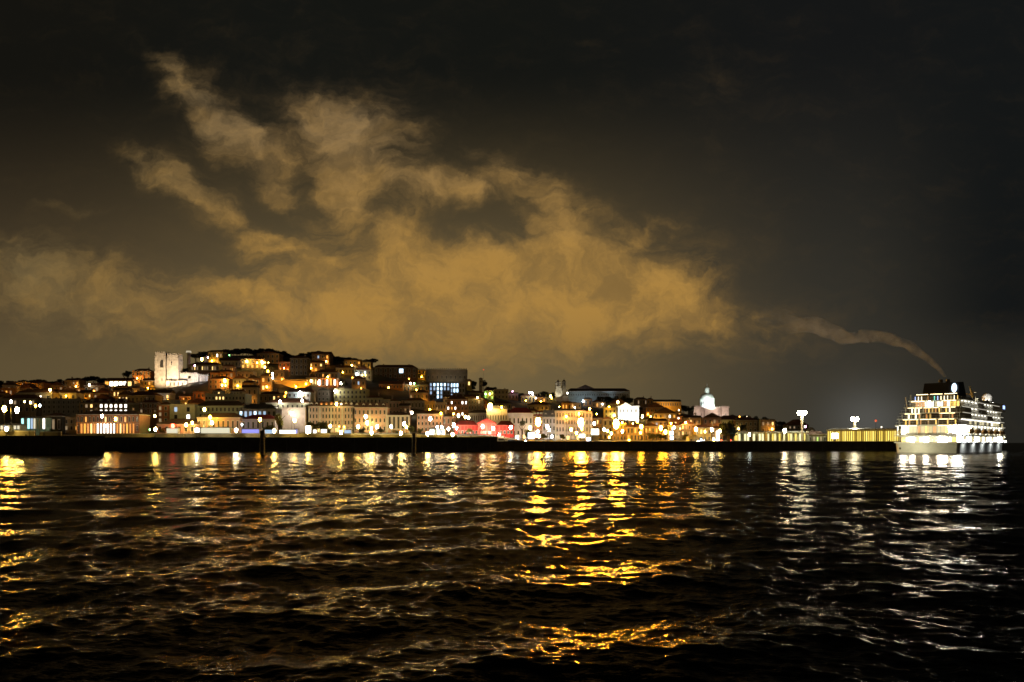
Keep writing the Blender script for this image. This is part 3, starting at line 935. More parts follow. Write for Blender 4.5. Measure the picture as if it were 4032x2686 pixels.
BH(1250, 1326, 1492, 1524, 'red-orange house with three bright windows', (.5, .2, .07), roof='flat', cols=5, rows=1, lit='W.WaW', win=(.5, .7), ref='the red-orange house')
BH(1240, 1330, 1468, 1490, 'tan and orange strip of low houses above the red-orange house', TAN, roof='hip', cols=7, rows=1, lit='..a.a..')
BH(1322, 1396, 1450, 1476, 'tan terrace with a stepped roof on the right hilltop slope', TAN, roof='hip', cols=6, rows=1, lit='', ref='the tan stepped terrace')
BH(1396, 1462, 1458, 1496, 'cream house with bluish lamp on its gable', (.5, .45, .35), roof='front', cols=4, rows=2, lit='..b..d', ref='the cream gabled house')
BH(1316, 1442, 1536, 1590, 'pale yellow-green terrace with a balustrade above the pink terrace', (.55, .55, .32), roof='flat', cols=8, rows=3, lit='', ref='the yellow-green terrace')
BH(1442, 1502, 1568, 1596, 'low cream terrace right of the pale yellow-green terrace', (.55, .52, .36), roof='hip', cols=4, rows=1, lit='')
BH(1250, 1296, 1540, 1582, 'dark grey steep house left of the pale yellow-green terrace', (.26, .24, .25), roof='front', cols=3, rows=2, lit='', roof_mat=SLATE)
BH(1020, 1105, 1554, 1584, 'brown low house above the lilac quayside hall', (.33, .26, .18), roof='hip', cols=5, rows=1, lit='...wa')
BH(1472, 1640, 1448, 1492, 'wide dark house with one bluish skylight on the ridge', (.16, .10, .07), roof='hip', cols=9, rows=2, lit='', ref='the skylight house', chimneys=2)
BH(1645, 1675, 1457, 1492, 'small yellow-lit turret house on the ridge', (.55, .38, .10), roof='battlement', cols=2, rows=2, lit='', ref='the yellow turret house')
BH(1678, 1838, 1456, 1502, 'long grey battlemented palace wall on the ridge', (.30, .27, .23), roof='battlement', cols=9, rows=1, lit='', win=(.25, .3), name='palace', cat='palace', ref='the grey ridge palace')
BH(1492, 1586, 1514, 1532, 'thin orange-lit terrace above the pink four-storey house', (.42, .22, .08), roof='gable', cols=7, rows=1, lit='')
BH(1588, 1686, 1517, 1544, 'orange-brown terrace with white and green lamps', (.45, .24, .08), roof='hip', cols=7, rows=1, lit='', ref='the orange-brown terrace')
BH(1690, 1772, 1508, 1572, 'dark house with cold blue-white lit windows on the left', (.14, .15, .18), roof='flat', cols=6, rows=4, lit='BbbbbB' + 'BBbbBB' + 'B.bB..' + '..bB..', win=(.55, .72), ref='the blue-lit house')
BH(1772, 1830, 1508, 1570, 'grey house with a cold blue-white lit bay on the right', (.26, .28, .32), roof='flat', cols=5, rows=3, lit='bbb..' + 'Bbb..' + 'B....', win=(.6, .72))
BH(1500, 1532, 1578, 1625, 'narrow cream house lit yellow above the pink houses', (.6, .52, .32), roof='flat', cols=2, rows=2, lit='')
BH(1532, 1572, 1582, 1640, 'dusky pink steep-roofed house behind the salmon house', (.42, .30, .30), roof='front', cols=3, rows=2, lit='', roof_mat=TILE2)
BH(1572, 1612, 1600, 1644, 'small mauve house stepping down behind the salmon house', (.40, .28, .28), roof='gable', cols=3, rows=1, lit='', roof_mat=TILE2)
BH(1592, 1672, 1580, 1610, 'grey-mauve terrace behind a dark gap above the salmon house', (.28, .26, .3), roof='hip', cols=6, rows=1, lit='')
BH(1672, 1712, 1584, 1622, 'golden ochre house left of the cream corner house', (.55, .38, .14), roof='flat', cols=4, rows=1, lit='')
BH(1712, 1756, 1590, 1640, 'cream-gold corner house with small dark windows', (.62, .48, .24), roof='flat', cols=4, rows=2, lit='', ref='the cream-gold corner house')
BH(1758, 1842, 1574, 1640, 'brick-brown block with scattered warm lit windows', (.34, .20, .12), roof='hip', cols=6, rows=3, lit='.W..WW' + 'WaW...' + '...aW.', win=(.4, .5), ref='the brick-brown block', balc=True)
BH(1842, 1905, 1572, 1638, 'dark brown tall block right of the brick-brown block', (.20, .14, .10), roof='hip', cols=5, rows=3, lit='...d..')
BH(1845, 1905, 1548, 1568, 'olive-yellow house with two lime lamps on the right shoulder', (.45, .40, .12), roof='hip', cols=4, rows=1, lit='')
BH(1905, 1945, 1538, 1575, 'olive-yellow house with lime-lit windows', (.42, .42, .14), roof='hip', cols=3, rows=2, lit='g.gg.g', ref='the lime-lit house')
BH(1945, 2002, 1536, 1572, 'grey-olive house with two rows of dark windows on the ridge', (.34, .33, .24), roof='flat', cols=4, rows=2, lit='', ref='the grey-olive ridge house')
BH(2002, 2040, 1552, 1575, 'small pinkish ridge house left of the twin-towered church', (.45, .32, .24), roof='gable', cols=3, rows=1, lit='')
BH(2052, 2108, 1560, 1588, 'golden-lit house on the ridge below two white lamps', (.6, .40, .16), roof='hip', cols=4, rows=1, lit='', ref='the golden ridge house')
BH(2108, 2150, 1566, 1592, 'amber house right beside the golden ridge house', (.55, .32, .12), roof='hip', cols=3, rows=1, lit='..a')
BH(1950, 2012, 1590, 1612, 'low cream-gold house above the lilac roofs', (.6, .48, .26), roof='hip', cols=5, rows=1, lit='')
BH(2212, 2248, 1588, 1616, 'bright orange-lit house above the pale mansion', (.6, .30, .06), roof='gable', cols=3, rows=1, lit='aa.', ref='the bright orange house')
BH(2248, 2288, 1590, 1622, 'tall orange-lit house with a side lamp above the pale mansion', (.6, .32, .07), roof='flat', cols=3, rows=2, lit='a..aa')
BH(2298, 2332, 1572, 1600, 'rust-orange narrow house below the long convent', (.5, .22, .07), roof='hip', cols=2, rows=1, lit='')
BH(2332, 2384, 1584, 1606, 'orange-tan low house below the convent trees', (.48, .28, .13), roof='hip', cols=4, rows=1, lit='.a..')
BH(2380, 2426, 1610, 1650, 'plain cream house left of the white floodlit church', (.52, .44, .26), roof='flat', cols=3, rows=2, lit='')
BH(2548, 2572, 1573, 1612, 'narrow orange-lit end house right of the white church', (.6, .32, .08), roof='hip', cols=2, rows=2, lit='')
BH(2572, 2682, 1583, 1602, 'long low orange-lit building on the ridge right of the white church', (.62, .32, .05), roof='gable', cols=12, rows=1, lit='', roof_mat=TILE2, ref='the orange ridge building', chimneys=1)
BH(2500, 2548, 1572, 1596, 'mixed cream and rust houses above the white church', (.48, .36, .24), roof='hip', cols=5, rows=1, lit='.d..d')

# orange retaining wall
def retaining():
    D = 690
    a = [PT(1066, 1496, D), PT(1210, 1500, D), PT(1224, 1514, D), PT(1190, 1530, D), PT(1145, 1526, D), PT(1080, 1502, D)]
    k = MB(); pts = [(p.x - a[0].x, 0, p.z - a[0].z) for p in a]; bk = [(x, 3, z) for x, y, z in pts]
    k.face(pts[::-1]); k.face(bk)
    for i in range(len(pts)):
        j = (i + 1) % len(pts); k.face([pts[i], pts[j], bk[j], bk[i]])
    t_ = thing('retaining_wall', 'long orange-lit retaining wall tapering across the slope', 'wall', tuple(a[0]))
    k.build('wall', paint((.6, .30, .05)), t_)
    MB().box(0, pts[1][0], -.2, 3.1, .0, .5).build('coping', paint((.4, .25, .1)), t_)
    RECTS.append((1066, 1225, 1490, 1534, D)); REFS.append((1140, 'the orange retaining wall'))


retaining()

# ------------------------------------------------------------------ landmarks
def cathedral():
    D = 745
    o = PT(656, 1545, D); zg = ground(656, D) - 6
    zg = min(zg, o.z - 2)
    t_ = thing('cathedral', 'floodlit stone cathedral with two square battlemented towers on the left hill', 'cathedral', (o.x, D, zg))
    X = lambda px: pw(px - 656, D); Z = lambda py: PT(0, py, D).z - zg
    for i, (x0, x1, top) in enumerate(((611, 650, 1391), (659, 701, 1398))):
        k = MB().box(X(x0), X(x1), 0, 11, 0, Z(top))
        for py in (1420, 1462, 1505):
            k.box(X(x0) - .25, X(x1) + .25, -.28, 11.25, Z(py) - .25, Z(py) + .25)
        k.box(X(x0) - .35, X(x0) + 1.6, -.4, 2, -1, Z(top + 10)); k.box(X(x1) - 1.6, X(x1) + .35, -.4, 2, -1, Z(top + 10))
        tw = k.build('tower', STONE, t_)
        k = MB(); x = X(x0)
        while x < X(x1) - .8:
            k.box(x, x + 1.1, 0, .8, Z(top), Z(top) + 1.5); k.box(x, x + 1.1, 10.2, 11, Z(top), Z(top) + 1.5); x += 2.0
        for yv in np.arange(1.6, 9.8, 2.0):
            k.box(X(x0), X(x0) + .8, yv, yv + 1.1, Z(top), Z(top) + 1.5); k.box(X(x1) - .8, X(x1), yv, yv + 1.1, Z(top), Z(top) + 1.5)
        k.build('battlement', STONE, tw)
        bx = X((x0 + x1) / 2 + (8 if i == 0 else -4))
        kk = MB().box(bx - 1.3, bx + 1.3, -.46, -.30, Z(1446), Z(1424)).cone(0, 0, 0, .01, .01, .01, 3)
        kk = MB().box(bx - 1.9, bx + 1.9, -.34, -.29, Z(1448), Z(1425))
        for q in range(6):
            a0 = math.pi * q / 6; a1 = math.pi * (q + 1) / 6
            kk.face([(bx, -.34, Z(1425)), (bx + 1.9 * math.cos(a0), -.34, Z(1425) + 1.9 * math.sin(a0)), (bx + 1.9 * math.cos(a1), -.34, Z(1425) + 1.9 * math.sin(a1))])
        if i == 0: kk.build('belfry_opening', STONE_D, tw)
        else: MB().box(bx - .5, bx + .5, -.34, -.29, Z(1438), Z(1424)).build('belfry_opening', STONE_D, tw)
        MB().box(bx - .4, bx + .4, -.34, -.29, Z(1500), Z(1490)).build('window', STONE_D, tw)
    # centre bay with the rose window, set back between the towers, the gap's shade put into its dark colour
    cb = MB().box(X(653), X(658), 2.5, 30, 0, Z(1440)).build('centre_bay', STONE_D, t_)
    # nave with pinnacled aisle, stepping right
    k = MB().box(X(703.5), X(776), 3, 16, 0, Z(1470)).box(X(658.5), X(740), -3.5, -.5, 0, Z(1500)).box(X(776.2), X(812), 5, 18, 0, Z(1476)).box(X(740.2), X(772), -1.5, 2.8, 0, Z(1512))
    nv = k.build('nave', STONE, t_)
    k = MB()
    x = X(705)
    while x < X(810):
        k.box(x, x + 1.0, 3.0 if x < X(775) else 5.0, 3.7 if x < X(775) else 5.7, Z(1470 if x < X(775) else 1476) + .01, Z(1470 if x < X(775) else 1476) + 1.1); x += 2.0
    k.build('battlement', STONE, nv)
    k = MB()
    for px in (700, 716, 732): k.box(X(px) - .5, X(px) + .5, -4.3, -3.5, 0, Z(1504))
    for px in (750, 768, 785, 800): k.box(X(px) - .5, X(px) + .5, 2.2 if px < 776 else 4.2, 3 if px < 776 else 5, 0, Z(1482))
    k.build('buttress', STONE, nv)
    for px in (678, 692, 708, 724): MB().box(X(px) - .6, X(px) + .6, -3.62, -3.52, Z(1520), Z(1507)).build('window', STONE_D, nv)
    MB().gable(X(704), X(812), 6, 17, Z(1470), 2.6, 0, 0, 1).build('roof', TILE2, nv)
    RECTS.append((600, 812, 1380, 1545, D)); REFS.append((656, 'the cathedral'))
    return t_


cathedral()


def twin_church():
    D = 985
    zg = ground(2210, D) - 2
    o = PT(2207, 1580, D)
    t_ = thing('twin_towered_church', 'pale stone church front with two slim bell towers on the ridge', 'church', (o.x, D, zg))
    X = lambda px: pw(px - 2207, D); Z = lambda py: PT(0, py, D).z - zg
    for x0, x1, top, y0 in ((2188, 2208, 1504, 0), (2214, 2230, 1502, 3)):
        k = MB().box(X(x0), X(x1), y0, y0 + 6.5, 0, Z(top))
        for py in (1520, 1545): k.box(X(x0) - .3, X(x1) + .3, y0 - .35, y0 + 6.8, Z(py) - .25, Z(py) + .25)
        tw = k.build('tower', STONE if y0 == 0 else paint((.2, .17, .13)), t_)  # unlit right tower and cupola: darkness put into their colour
        cx = X((x0 + x1) / 2)
        MB().ball((cx, y0 + 3.2, Z(top)), 2.2, 2.2, 2.6, 10, 6, zmin=0).cone(cx, y0 + 3.2, Z(top) + 2.4, Z(top) + 4.6, .45, .08, 6).build('cupola', STONE if y0 == 0 else TILE2, tw)
        MB().box(cx - .9, cx + .9, y0 - .12, y0 - .02, Z(1517), Z(1507)).build('belfry_opening', STONE_D, tw)
    MB().box(X(2208.3), X(2213.7), 1, 8, 0, Z(1530)).build('centre_bay', STONE, t_)
    MB().box(X(2214), X(2238), -1.5, 2.8, 0, Z(1560)).build('side_chapel', STONE, t_)
    RECTS.append((2185, 2240, 1490, 1580, D)); REFS.append((2207, 'the twin-towered church'))


twin_church()


def convent():
    D = 1000
    zg = ground(2350, D) - 2; o = PT(2350, 1580, D)
    t_ = thing('convent', 'long bluish-lit convent with a dark roof right of the twin-towered church', 'convent', (o.x, D, zg))
    X = lambda px: pw(px - 2350, D); Z = lambda py: PT(0, py, D).z - zg
    MB().box(X(2234), X(2482), 4, 26, 0, Z(1539)).build('wall', paint((.36, .42, .44)), t_)
    MB().gable(X(2234), X(2482), 4, 26, Z(1539), Z(1526) - Z(1539), 0, .6, 6).build('roof', TILE2, t_)
    MB().gable_y(X(2268), X(2344), 3.2, 14, Z(1530), Z(1514) - Z(1530)).build('pediment', TILE2, t_)
    MB().box(X(2234), X(2482), 3.6, 3.99, Z(1541), Z(1539.2)).build('cornice', TRIM, t_)
    for i in range(26):
        px = 2242 + i * 9.2
        link('window', win_mesh('.'), t_, (X(px), 3.97, Z(1557)), (1.2, 1, 2.4))
    RECTS.append((2228, 2486, 1508, 1582, D)); REFS.append((2360, 'the long convent'))


convent()


def white_church():
    D = 800
    zg = ground(2473, D) - 2; o = PT(2473, 1648, D)
    zg = min(zg, o.z - 1)
    t_ = thing('white_church', 'brilliant white floodlit church front with a small pediment', 'church', (o.x, D, zg))
    X = lambda px: pw(px - 2473, D); Z = lambda py: PT(0, py, D).z - zg
    W_ = pbr('white_stone', (.78, .76, .70), .8, 0, .1, .5, .2)
    MB().box(X(2432), X(2516), 0, 18, 0, Z(1599)).build('wall', W_, t_)
    MB().gable_y(X(2440), X(2486), -1.2, 8, Z(1599), Z(1585) - Z(1599)).build('pediment', W_, t_)
    MB().box(X(2430), X(2518), -.6, -.01, Z(1601), Z(1598.5)).build('cornice', W_, t_)
    k = MB()
    for px in (2434, 2450, 2462, 2478, 2494, 2514): k.box(X(px) - .45, X(px) + .45, -.55, -.01, 0, Z(1601.3))
    k.build('pilaster', W_, t_)
    for px in (2442, 2456, 2470, 2486, 2504):
        link('window', win_mesh('.'), t_, (X(px), -.01, Z(1625)), (1.6, 1, 3.8))
    MB().box(X(2452) - .2, X(2452) + .2, -1.3, -1.21, 0, 0.1).build('step', STONE, t_)
    MB().gable(X(2432), X(2516), 0, 18, Z(1598.5), 1.6, 0, 0, 3).build('roof', TILE2, t_)
    RECTS.append((2428, 2520, 1582, 1648, D)); REFS.append((2473, 'the white floodlit church'))


white_church()


def dome_church():
    D = 1150
    zg = ground(2800, D) - 6; o = PT(2800, 1650, D)
    t_ = thing('domed_church', 'domed church with a white-green lit dome on a pinkish square base', 'church', (o.x, D, zg))
    X = lambda px: pw(px - 2800, D); Z = lambda py: PT(0, py, D).z - zg
    base_m = paint((.52, .42, .37)); dome_m = pbr('dome_stone', (.66, .70, .66), .7, 0, .12, .4, .2)
    k = MB().box(X(2738), X(2868), 6, 46, 0, Z(1602)).box(X(2731), X(2760), 0, 14, 0, Z(1598)).box(X(2842), X(2870), 0, 14, 0, Z(1599)).box(X(2775), X(2826), -2, 8, 0, Z(1606))
    bs = k.build('base_block', base_m, t_)
    k = MB()
    for px in range(2734, 2870, 11): k.box(X(px) - .5, X(px) + .5, -.5 if (px < 2760 or px > 2842) else 5.4, 0 if (px < 2760 or px > 2842) else 6, 0, Z(1604))
    k.box(X(2730), X(2872), -.9, -.5, Z(1605), Z(1602.5)); k.box(X(2738), X(2868), 5.0, 5.4, Z(1622), Z(1620))
    k.build('pilaster', base_m, bs)
    for px in (2745, 2766, 2788, 2812, 2834, 2856):
        link('window', win_mesh('.', True), bs, (X(px), -.01 if (px < 2760 or px > 2842) else 5.98, Z(1640)), (2.2, 1, 5))
    cy = 24
    rr = pw(27, D)
    k = MB().cone(0, cy, Z(1602), Z(1566), rr, rr, 28)
    k.cone(0, cy, Z(1604), Z(1598), rr * 1.08, rr * 1.08, 28); k.cone(0, cy, Z(1568), Z(1565), rr * 1.07, rr * 1.07, 28)
    dr = k.build('drum', dome_m, t_)
    k = MB()
    for i in range(20):
        a = 2 * math.pi * i / 20; x, y = rr * math.cos(a), cy + rr * math.sin(a)
        k.cone(x, y, Z(1600), Z(1568), .6, .55, 6)
    k.build('column', dome_m, dr)
    for i in range(7):
        a = math.pi * 1.08 + math.pi * .84 * (i + .5) / 7
        link('window', win_mesh('.', True), dr, (rr * 1.005 * math.cos(a), cy + rr * 1.005 * math.sin(a), Z(1594)), (2, 1, 6), a + math.pi / 2)
    k = MB().ball((0, cy, Z(1565.5)), rr * .97, rr * .97, Z(1544) - Z(1565.5), 28, 12, zmin=0)
    dm = k.build('dome', dome_m, t_, True)
    k = MB()
    for i in range(12):
        a = 2 * math.pi * i / 12
        pts = [(rr * .985 * math.cos(t__) * math.cos(a), cy + rr * .985 * math.cos(t__) * math.sin(a), Z(1565.5) + (Z(1544) - Z(1565.5)) * 1.01 * math.sin(t__)) for t__ in np.linspace(0, 1.4, 6)]
        for p, q in zip(pts, pts[1:]): k.rod(p, q, .35, .35, 4)
    k.build('rib', STONE, dm)
    ln_ = MB().cone(0, cy, Z(1545), Z(1527), pw(9, D), pw(8.5, D), 12).ball((0, cy, Z(1527)), pw(9.5, D), pw(9.5, D), pw(7, D), 12, 6, zmin=0).build('lantern', dome_m, t_)
    MB().cone(0, cy, Z(1521), Z(1507), .7, .15, 6).build('spire', STONE, ln_)
    RECTS.append((2728, 2874, 1505, 1650, D)); REFS.append((2800, 'the domed church'))


dome_church()

# ridge skylight, red beacon mast, small ridge turret
o = PT(1581, 1460, 700)
def skylight():
    host = next(h for h in HANDOBJ if 'skylight' in h['label'])
    p = PT(1580, 1461, host.location.y)
    w = pw(17, host.location.y)
    d = MB().box(-w / 2, w / 2, -.4, -.06, 0, w * 1.05).build('skylight', TRIM, host)
    d.location = (p.x - host.location.x, 0, p.z - host.location.z - w / 2)
    MB().box(-w * .44, w * .44, -.46, -.41, .25, w * .98).build('pane', BLUEW, d)


skylight()
p = PT(1904, 1456, 900); zg = ground(1904, 900)
t_ = thing('beacon_mast', 'thin mast with a red beacon above the right shoulder of the hill', 'mast', (p.x, 900, zg))
MB().cone(0, 0, 0, p.z - zg, .18, .06, 5).build('pole', pbr('thin_mast', (.12, .1, .09), .8), t_)
MB().ball((0, 0, p.z - zg), .8, .8, .8, 8, 5).build('lamp_head', glow('beacon_red', (1, .12, .05), .8, 'NONE'), t_)
p = PT(743, 1392, 880); zg = ground(743, 880)
t_ = thing('lookout_turret', 'small pale lit lookout turret just right of the cathedral on the skyline', 'turret', (p.x, 880, zg))
MB().cone(0, 0, 0, PT(0, 1388, 880).z - zg, 2.2, 1.9, 10).build('wall', STONE, t_)
MB().cone(0, 0, PT(0, 1388, 880).z - zg, PT(0, 1382, 880).z - zg, 3.2, 2.6, 10).build('lamp_gallery', glow('turret_light', (1, .85, .6), .55, 'NONE'), t_)  # glow put in for the floodlit top, no lamp here
# chimney tower on the right shoulder
building(1886, 1900, 1492, 1530, 870, 'slim pale tower house among dark trees on the right shoulder', (.5, .45, .36), 'hip', 1, 2, '', depth=5)
building(1838, 1856, 1498, 1522, 860, 'tiny golden gabled house right of the grey palace wall', (.6, .42, .12), 'front', 1, 1, 'w', depth=6)

# ------------------------------------------------------------------ cruise terminal sheds
def terminal(px0, px1, top0, top1, bot0, bot1, D0, D1, nbay, label, col, lit, ref, name='terminal_shed', louvre=False):
    a, b_ = PT(px0, bot0, D0), PT(px1, bot1, D1)
    L = math.hypot(b_.x - a.x, b_.y - a.y); ang = math.atan2(b_.y - a.y, b_.x - a.x)
    zg = min(a.z, b_.z) - 1
    t_ = thing(name, label, 'terminal building', (a.x, a.y, zg), ang)
    h0 = PT(0, top0, D0).z - zg
    MB().box(0, L, 0.6, 12, -1, h0 - .6).build('wall', paint(col), t_)
    MB().gable(0, L, 0, 12, h0 - .6, 1.0, 0, .6, 3).build('roof', PALE, t_)
    MB().box(-.3, L + .3, -.5, 0, h0 - .9, h0 - .3).build('fascia', paint((.6, .58, .4)), t_)
    for i in range(nbay):
        x = L * i / nbay
        MB().box(x, x + (.28 if not louvre else .42), -.25, .55, 0, h0 - .95).build('fin', paint((.62, .56, .30) if louvre else col), t_)
        kd = lit[i % len(lit)]
        if kd != '.':
            MB().box(x + (.5 if not louvre else L / nbay * .45), x + L / nbay - (.15 if not louvre else .05), .45, .52, .8, h0 - 1.4).build('window', WM[kd], t_)  # glowing panels stand in for the brightly lit front and slats
    RECTS.append((px0, px1, top0, bot0, D0)); REFS.append(((px0 + px1) / 2, ref))


WM['z'] = glow('terminal_dim', (.9, .58, .08), .5, 'FRONT'); WM['Y'] = glow('terminal_bright', (1, .78, .18), 1.7, 'FRONT'); WM['y'] = glow('terminal_yellow', (1, .74, .12), 1.3, 'FRONT'); WM['q'] = glow('terminal_pale', (1, .93, .50), 1.3, 'FRONT')
terminal(2905, 3020, 1700, 1698, 1752, 1754, 470, 468, 10, 'pale green-yellow colonnaded shed right of the big dark tree', (.55, .58, .38), 'q.qq.', 'the pale colonnaded shed')
terminal(3020, 3182, 1699, 1698, 1754, 1756, 462, 458, 18, 'long low yellow terminal shed left of the first floodlight mast', (.60, .56, .30), 'q.yq.y.', 'the low yellow shed')
building(3184, 3254, 1712, 1756, 455, 'dim olive store between the two yellow terminal sheds', (.3, .3, .18), 'hip', 5, 1, '.dgd.', chimneys=0, roof_mat=TILE2)
terminal(3256, 3545, 1689, 1706, 1760, 1768, 440, 424, 34, 'bright yellow slatted terminal hall beside the cruise ship', (.62, .50, .12), 'yYyzyyzyYy', 'the yellow hall', louvre=True)
p = PT(3281, 1716, 430)
t_ = thing('dock_floodlight', 'square blazing white light at the left end of the yellow slatted hall', 'floodlight', (p.x, 428, p.z - 4))
MB().box(-.2, .2, 0, .4, -3, 3).build('pole', PALE, t_)
MB().box(-1.9, 1.9, -.3, .3, 2.2, 5.6).build('housing', PALE, t_)
MB().box(-1.7, 1.7, -.4, -.31, 2.4, 5.4).build('lamp_panel', glow('dock_panel', (1, .97, .88), 12), t_)
p = PT(3192, 1708, 600)
t_ = thing('storage_dome', 'small round grey-pink dome behind the first floodlight mast', 'dome', (p.x, 600, ground(3192, 600)))
MB().cone(0, 0, -2, 3, 4.2, 4.2, 16).build('wall', paint((.4, .34, .3)), t_)
MB().ball((0, 0, 3), 4.2, 4.2, PT(0, 1682, 600).z - ground(3192, 600) - 3, 16, 8, zmin=0).build('dome', paint((.42, .40, .34)), t_)


def flood_mast(px, py, D, wpx, label):
    p = PT(px, py, D); zg = 5.4
    t_ = thing('floodlight_mast', label, 'floodlight mast', (p.x, D, zg), 0, 'tall floodlight masts on the dock')
    MB().cone(0, 0, 0, p.z - zg - 1, .45, .75, 10).build('pole', pbr('pale_mast', (.75, .72, .55), .6), t_)
    r = pw(wpx, D) / 2
    MB().cone(0, 0, p.z - zg - 1.6, p.z - zg - 1.0, .7, r * .7, 10).build('platform', PALE, t_)
    MB().ball((0, 0, p.z - zg), r * .62, r * .62, r * .46, 8, 5).build('lamp_head', glow('mast_light', (1, .93, .66), 120), t_)
    for i in range(8):
        a = 2 * math.pi * i / 8; x, y = r * .72 * math.cos(a), r * .72 * math.sin(a)
        MB().ball((x, y, p.z - zg + .25 * math.cos(a * 2)), r * .42, r * .42, r * .50, 6, 4).build('lamp_head', glow('mast_light', (1, .93, .66), 120), t_)


flood_mast(3158, 1627, 450, 32, 'taller of the two white floodlight masts, behind the low yellow shed')
flood_mast(3366, 1651, 452, 27, 'shorter floodlight mast behind the yellow slatted hall')
p = PT(3471, 1686, 440)
t_ = thing('flagpole', 'short white pole with a lit top on the yellow slatted hall', 'pole', (p.x, 440, PT(0, 1706, 440).z))
MB().rod((1.2, 0, -.6), (0, 0, 3.2), .3, .2, 6).build('pole', pbr('pale_mast', (.75, .72, .55), .6), t_)
MB().ball((0, 0, 3.6), .55, .55, .55, 6, 4).build('lamp_head', glow('pole_light', (1, .9, .7), 2, 'NONE'), t_)

# ------------------------------------------------------------------ lamps at seen bulbs, plus added fill lamps
GQ = 'globe lamps along the quay parapet'
for px, py, c, pwr in ((612, 1690, 'yellow', 120), (775, 1693, 'white', 90), (930, 1694, 'white', 120), (1080, 1697, 'yellow', 140), (1213, 1700, 'yellow', 120),
                       (1343, 1702, 'yellow', 120), (1463, 1704, 'yellow', 140), (1578, 1706, 'yellow', 110), (1683, 1708, 'yellow', 140), (1782, 1711, 'yellow', 140)):
    lamp(px, py, 407, c, pwr, .95, 1.35, PT(0, 1722, 395).z, group=GQ)
for px, py, c in ((25, 1712, 'yellow'), (420, 1700, 'yellow'), ):
    lamp(px, py - 22, 400 if px > 400 else 304, c, 120, .85, 1.2, PT(0, 1722, 395).z, group=GQ)
GG = 'big gold lamps near the water'
for px, py, r, pwr in ((2119, 1661, 2.1, 1500), (2287, 1664, 2.3, 2200), (2426, 1669, 2.3, 2200)):
    lamp(px, py, 432, 'gold', pwr, r, 1.5, group=GG)
GB = 'boulevard lamps in front of the first houses'
BV = [(17, 1610, 'gold', 900, 1.7), (67, 1615, 'yellow', 500, 1.6), (43, 1582, 'white', 60, 1.0), (97, 1582, 'yellow', 30, .6), (120, 1585, 'yellow', 40, .7), (140, 1598, 'gold', 60, .9), (157, 1597, 'cool', 30, .7),
      (402, 1639, 'white', 110, 1.1), (455, 1650, 'orange', 60, 1.1), (610, 1638, 'yellow', 80, .9), (590, 1692, 'green', 20, .6), (733, 1673, 'yellow', 120, 1.1), (757, 1665, 'yellow', 110, .9),
      (805, 1613, 'yellow', 120, 1.1), (827, 1643, 'gold', 120, 1.25), (835, 1665, 'white', 150, 1.1), (953, 1672, 'cool', 20, .7), (1024, 1652, 'gold', 120, 1.25), (1148, 1628, 'white', 150, 1.1), (1160, 1655, 'yellow', 140, 1.15),
      (1300, 1678, 'yellow', 110, .95), (1335, 1680, 'orange', 20, .6), (1355, 1681, 'gold', 30, .7), (1410, 1680, 'yellow', 130, 1.1), (1440, 1641, 'white', 130, 1.05), (1446, 1665, 'yellow', 140, 1.25), (1463, 1686, 'white', 60, .6),
      (1485, 1681, 'white', 120, 1.1), (1540, 1680, 'white', 110, 1.0), (1591, 1669, 'white', 120, 1.05), (1600, 1682, 'yellow', 100, .9), (1694, 1649, 'white', 130, 1.1), (1722, 1683, 'white', 110, .85), (1740, 1682, 'white', 110, .85),
      (1766, 1689, 'white', 120, .95), (1787, 1674, 'white', 130, 1.15), (1798, 1686, 'white', 110, .85), (1901, 1680, 'white', 130, 1.1), (1942, 1688, 'white', 130, 1.05), (1966, 1712, 'white', 100, .9),
      (2011, 1683, 'white', 130, 1.15), (2087, 1685, 'yellow', 130, 1.2), (2117, 1700, 'white', 120, 1.0), (2112, 1715, 'white', 80, .8), (2123, 1718, 'white', 80, .8), (2155, 1680, 'white', 140, 1.15), (2163, 1693, 'white', 100, .8), (2037, 1722, 'cool', 110, 1.0),
      (2070, 1738, 'cool', 60, .6), (2174, 1719, 'cool', 70, .8), (2249, 1692, 'white', 150, 1.1), (2270, 1705, 'white', 140, 1.0), (2291, 1688, 'white', 100, 1.0), (2331, 1716, 'yellow', 100, .8), (2345, 1728, 'white', 100, 1.0),
      (2340, 1668, 'cool', 70, .9), (2379, 1692, 'white', 120, 1.0), (2393, 1697, 'white', 120, .9), (2407, 1707, 'green', 50, .9), (2399, 1722, 'orange', 60, .8), (2451, 1698, 'white', 110, 1.0), (2477, 1736, 'white', 120, .9),
      (2525, 1680, 'white', 150, 1.4), (2522, 1704, 'yellow', 90, .9), (2602, 1685, 'yellow', 150, 1.5), (2620, 1701, 'yellow', 140, 1.35), (2655, 1684, 'white', 100, .9), (2678, 1688, 'orange', 30, .6), (2740, 1690, 'yellow', 130, 1.15),
      (2776, 1700, 'yellow', 60, .7), (2803, 1692, 'white', 130, 1.15), (2811, 1732, 'yellow', 110, .9), (2835, 1697, 'yellow', 120, 1.05), (2749, 1740, 'white', 100, .8), (2771, 1740, 'cool', 110, 1.0), (2840, 1738, 'red', 30, .9), (2877, 1738, 'red', 40, .9),
      (2951, 1711, 'cool', 60, .8), (3090, 1696, 'white', 140, 1.3), (3171, 1680, 'pink', 14, .7), (680, 1678, 'red', 50, 1.6)]  # last entry is the glowing red sign, built as a lamp
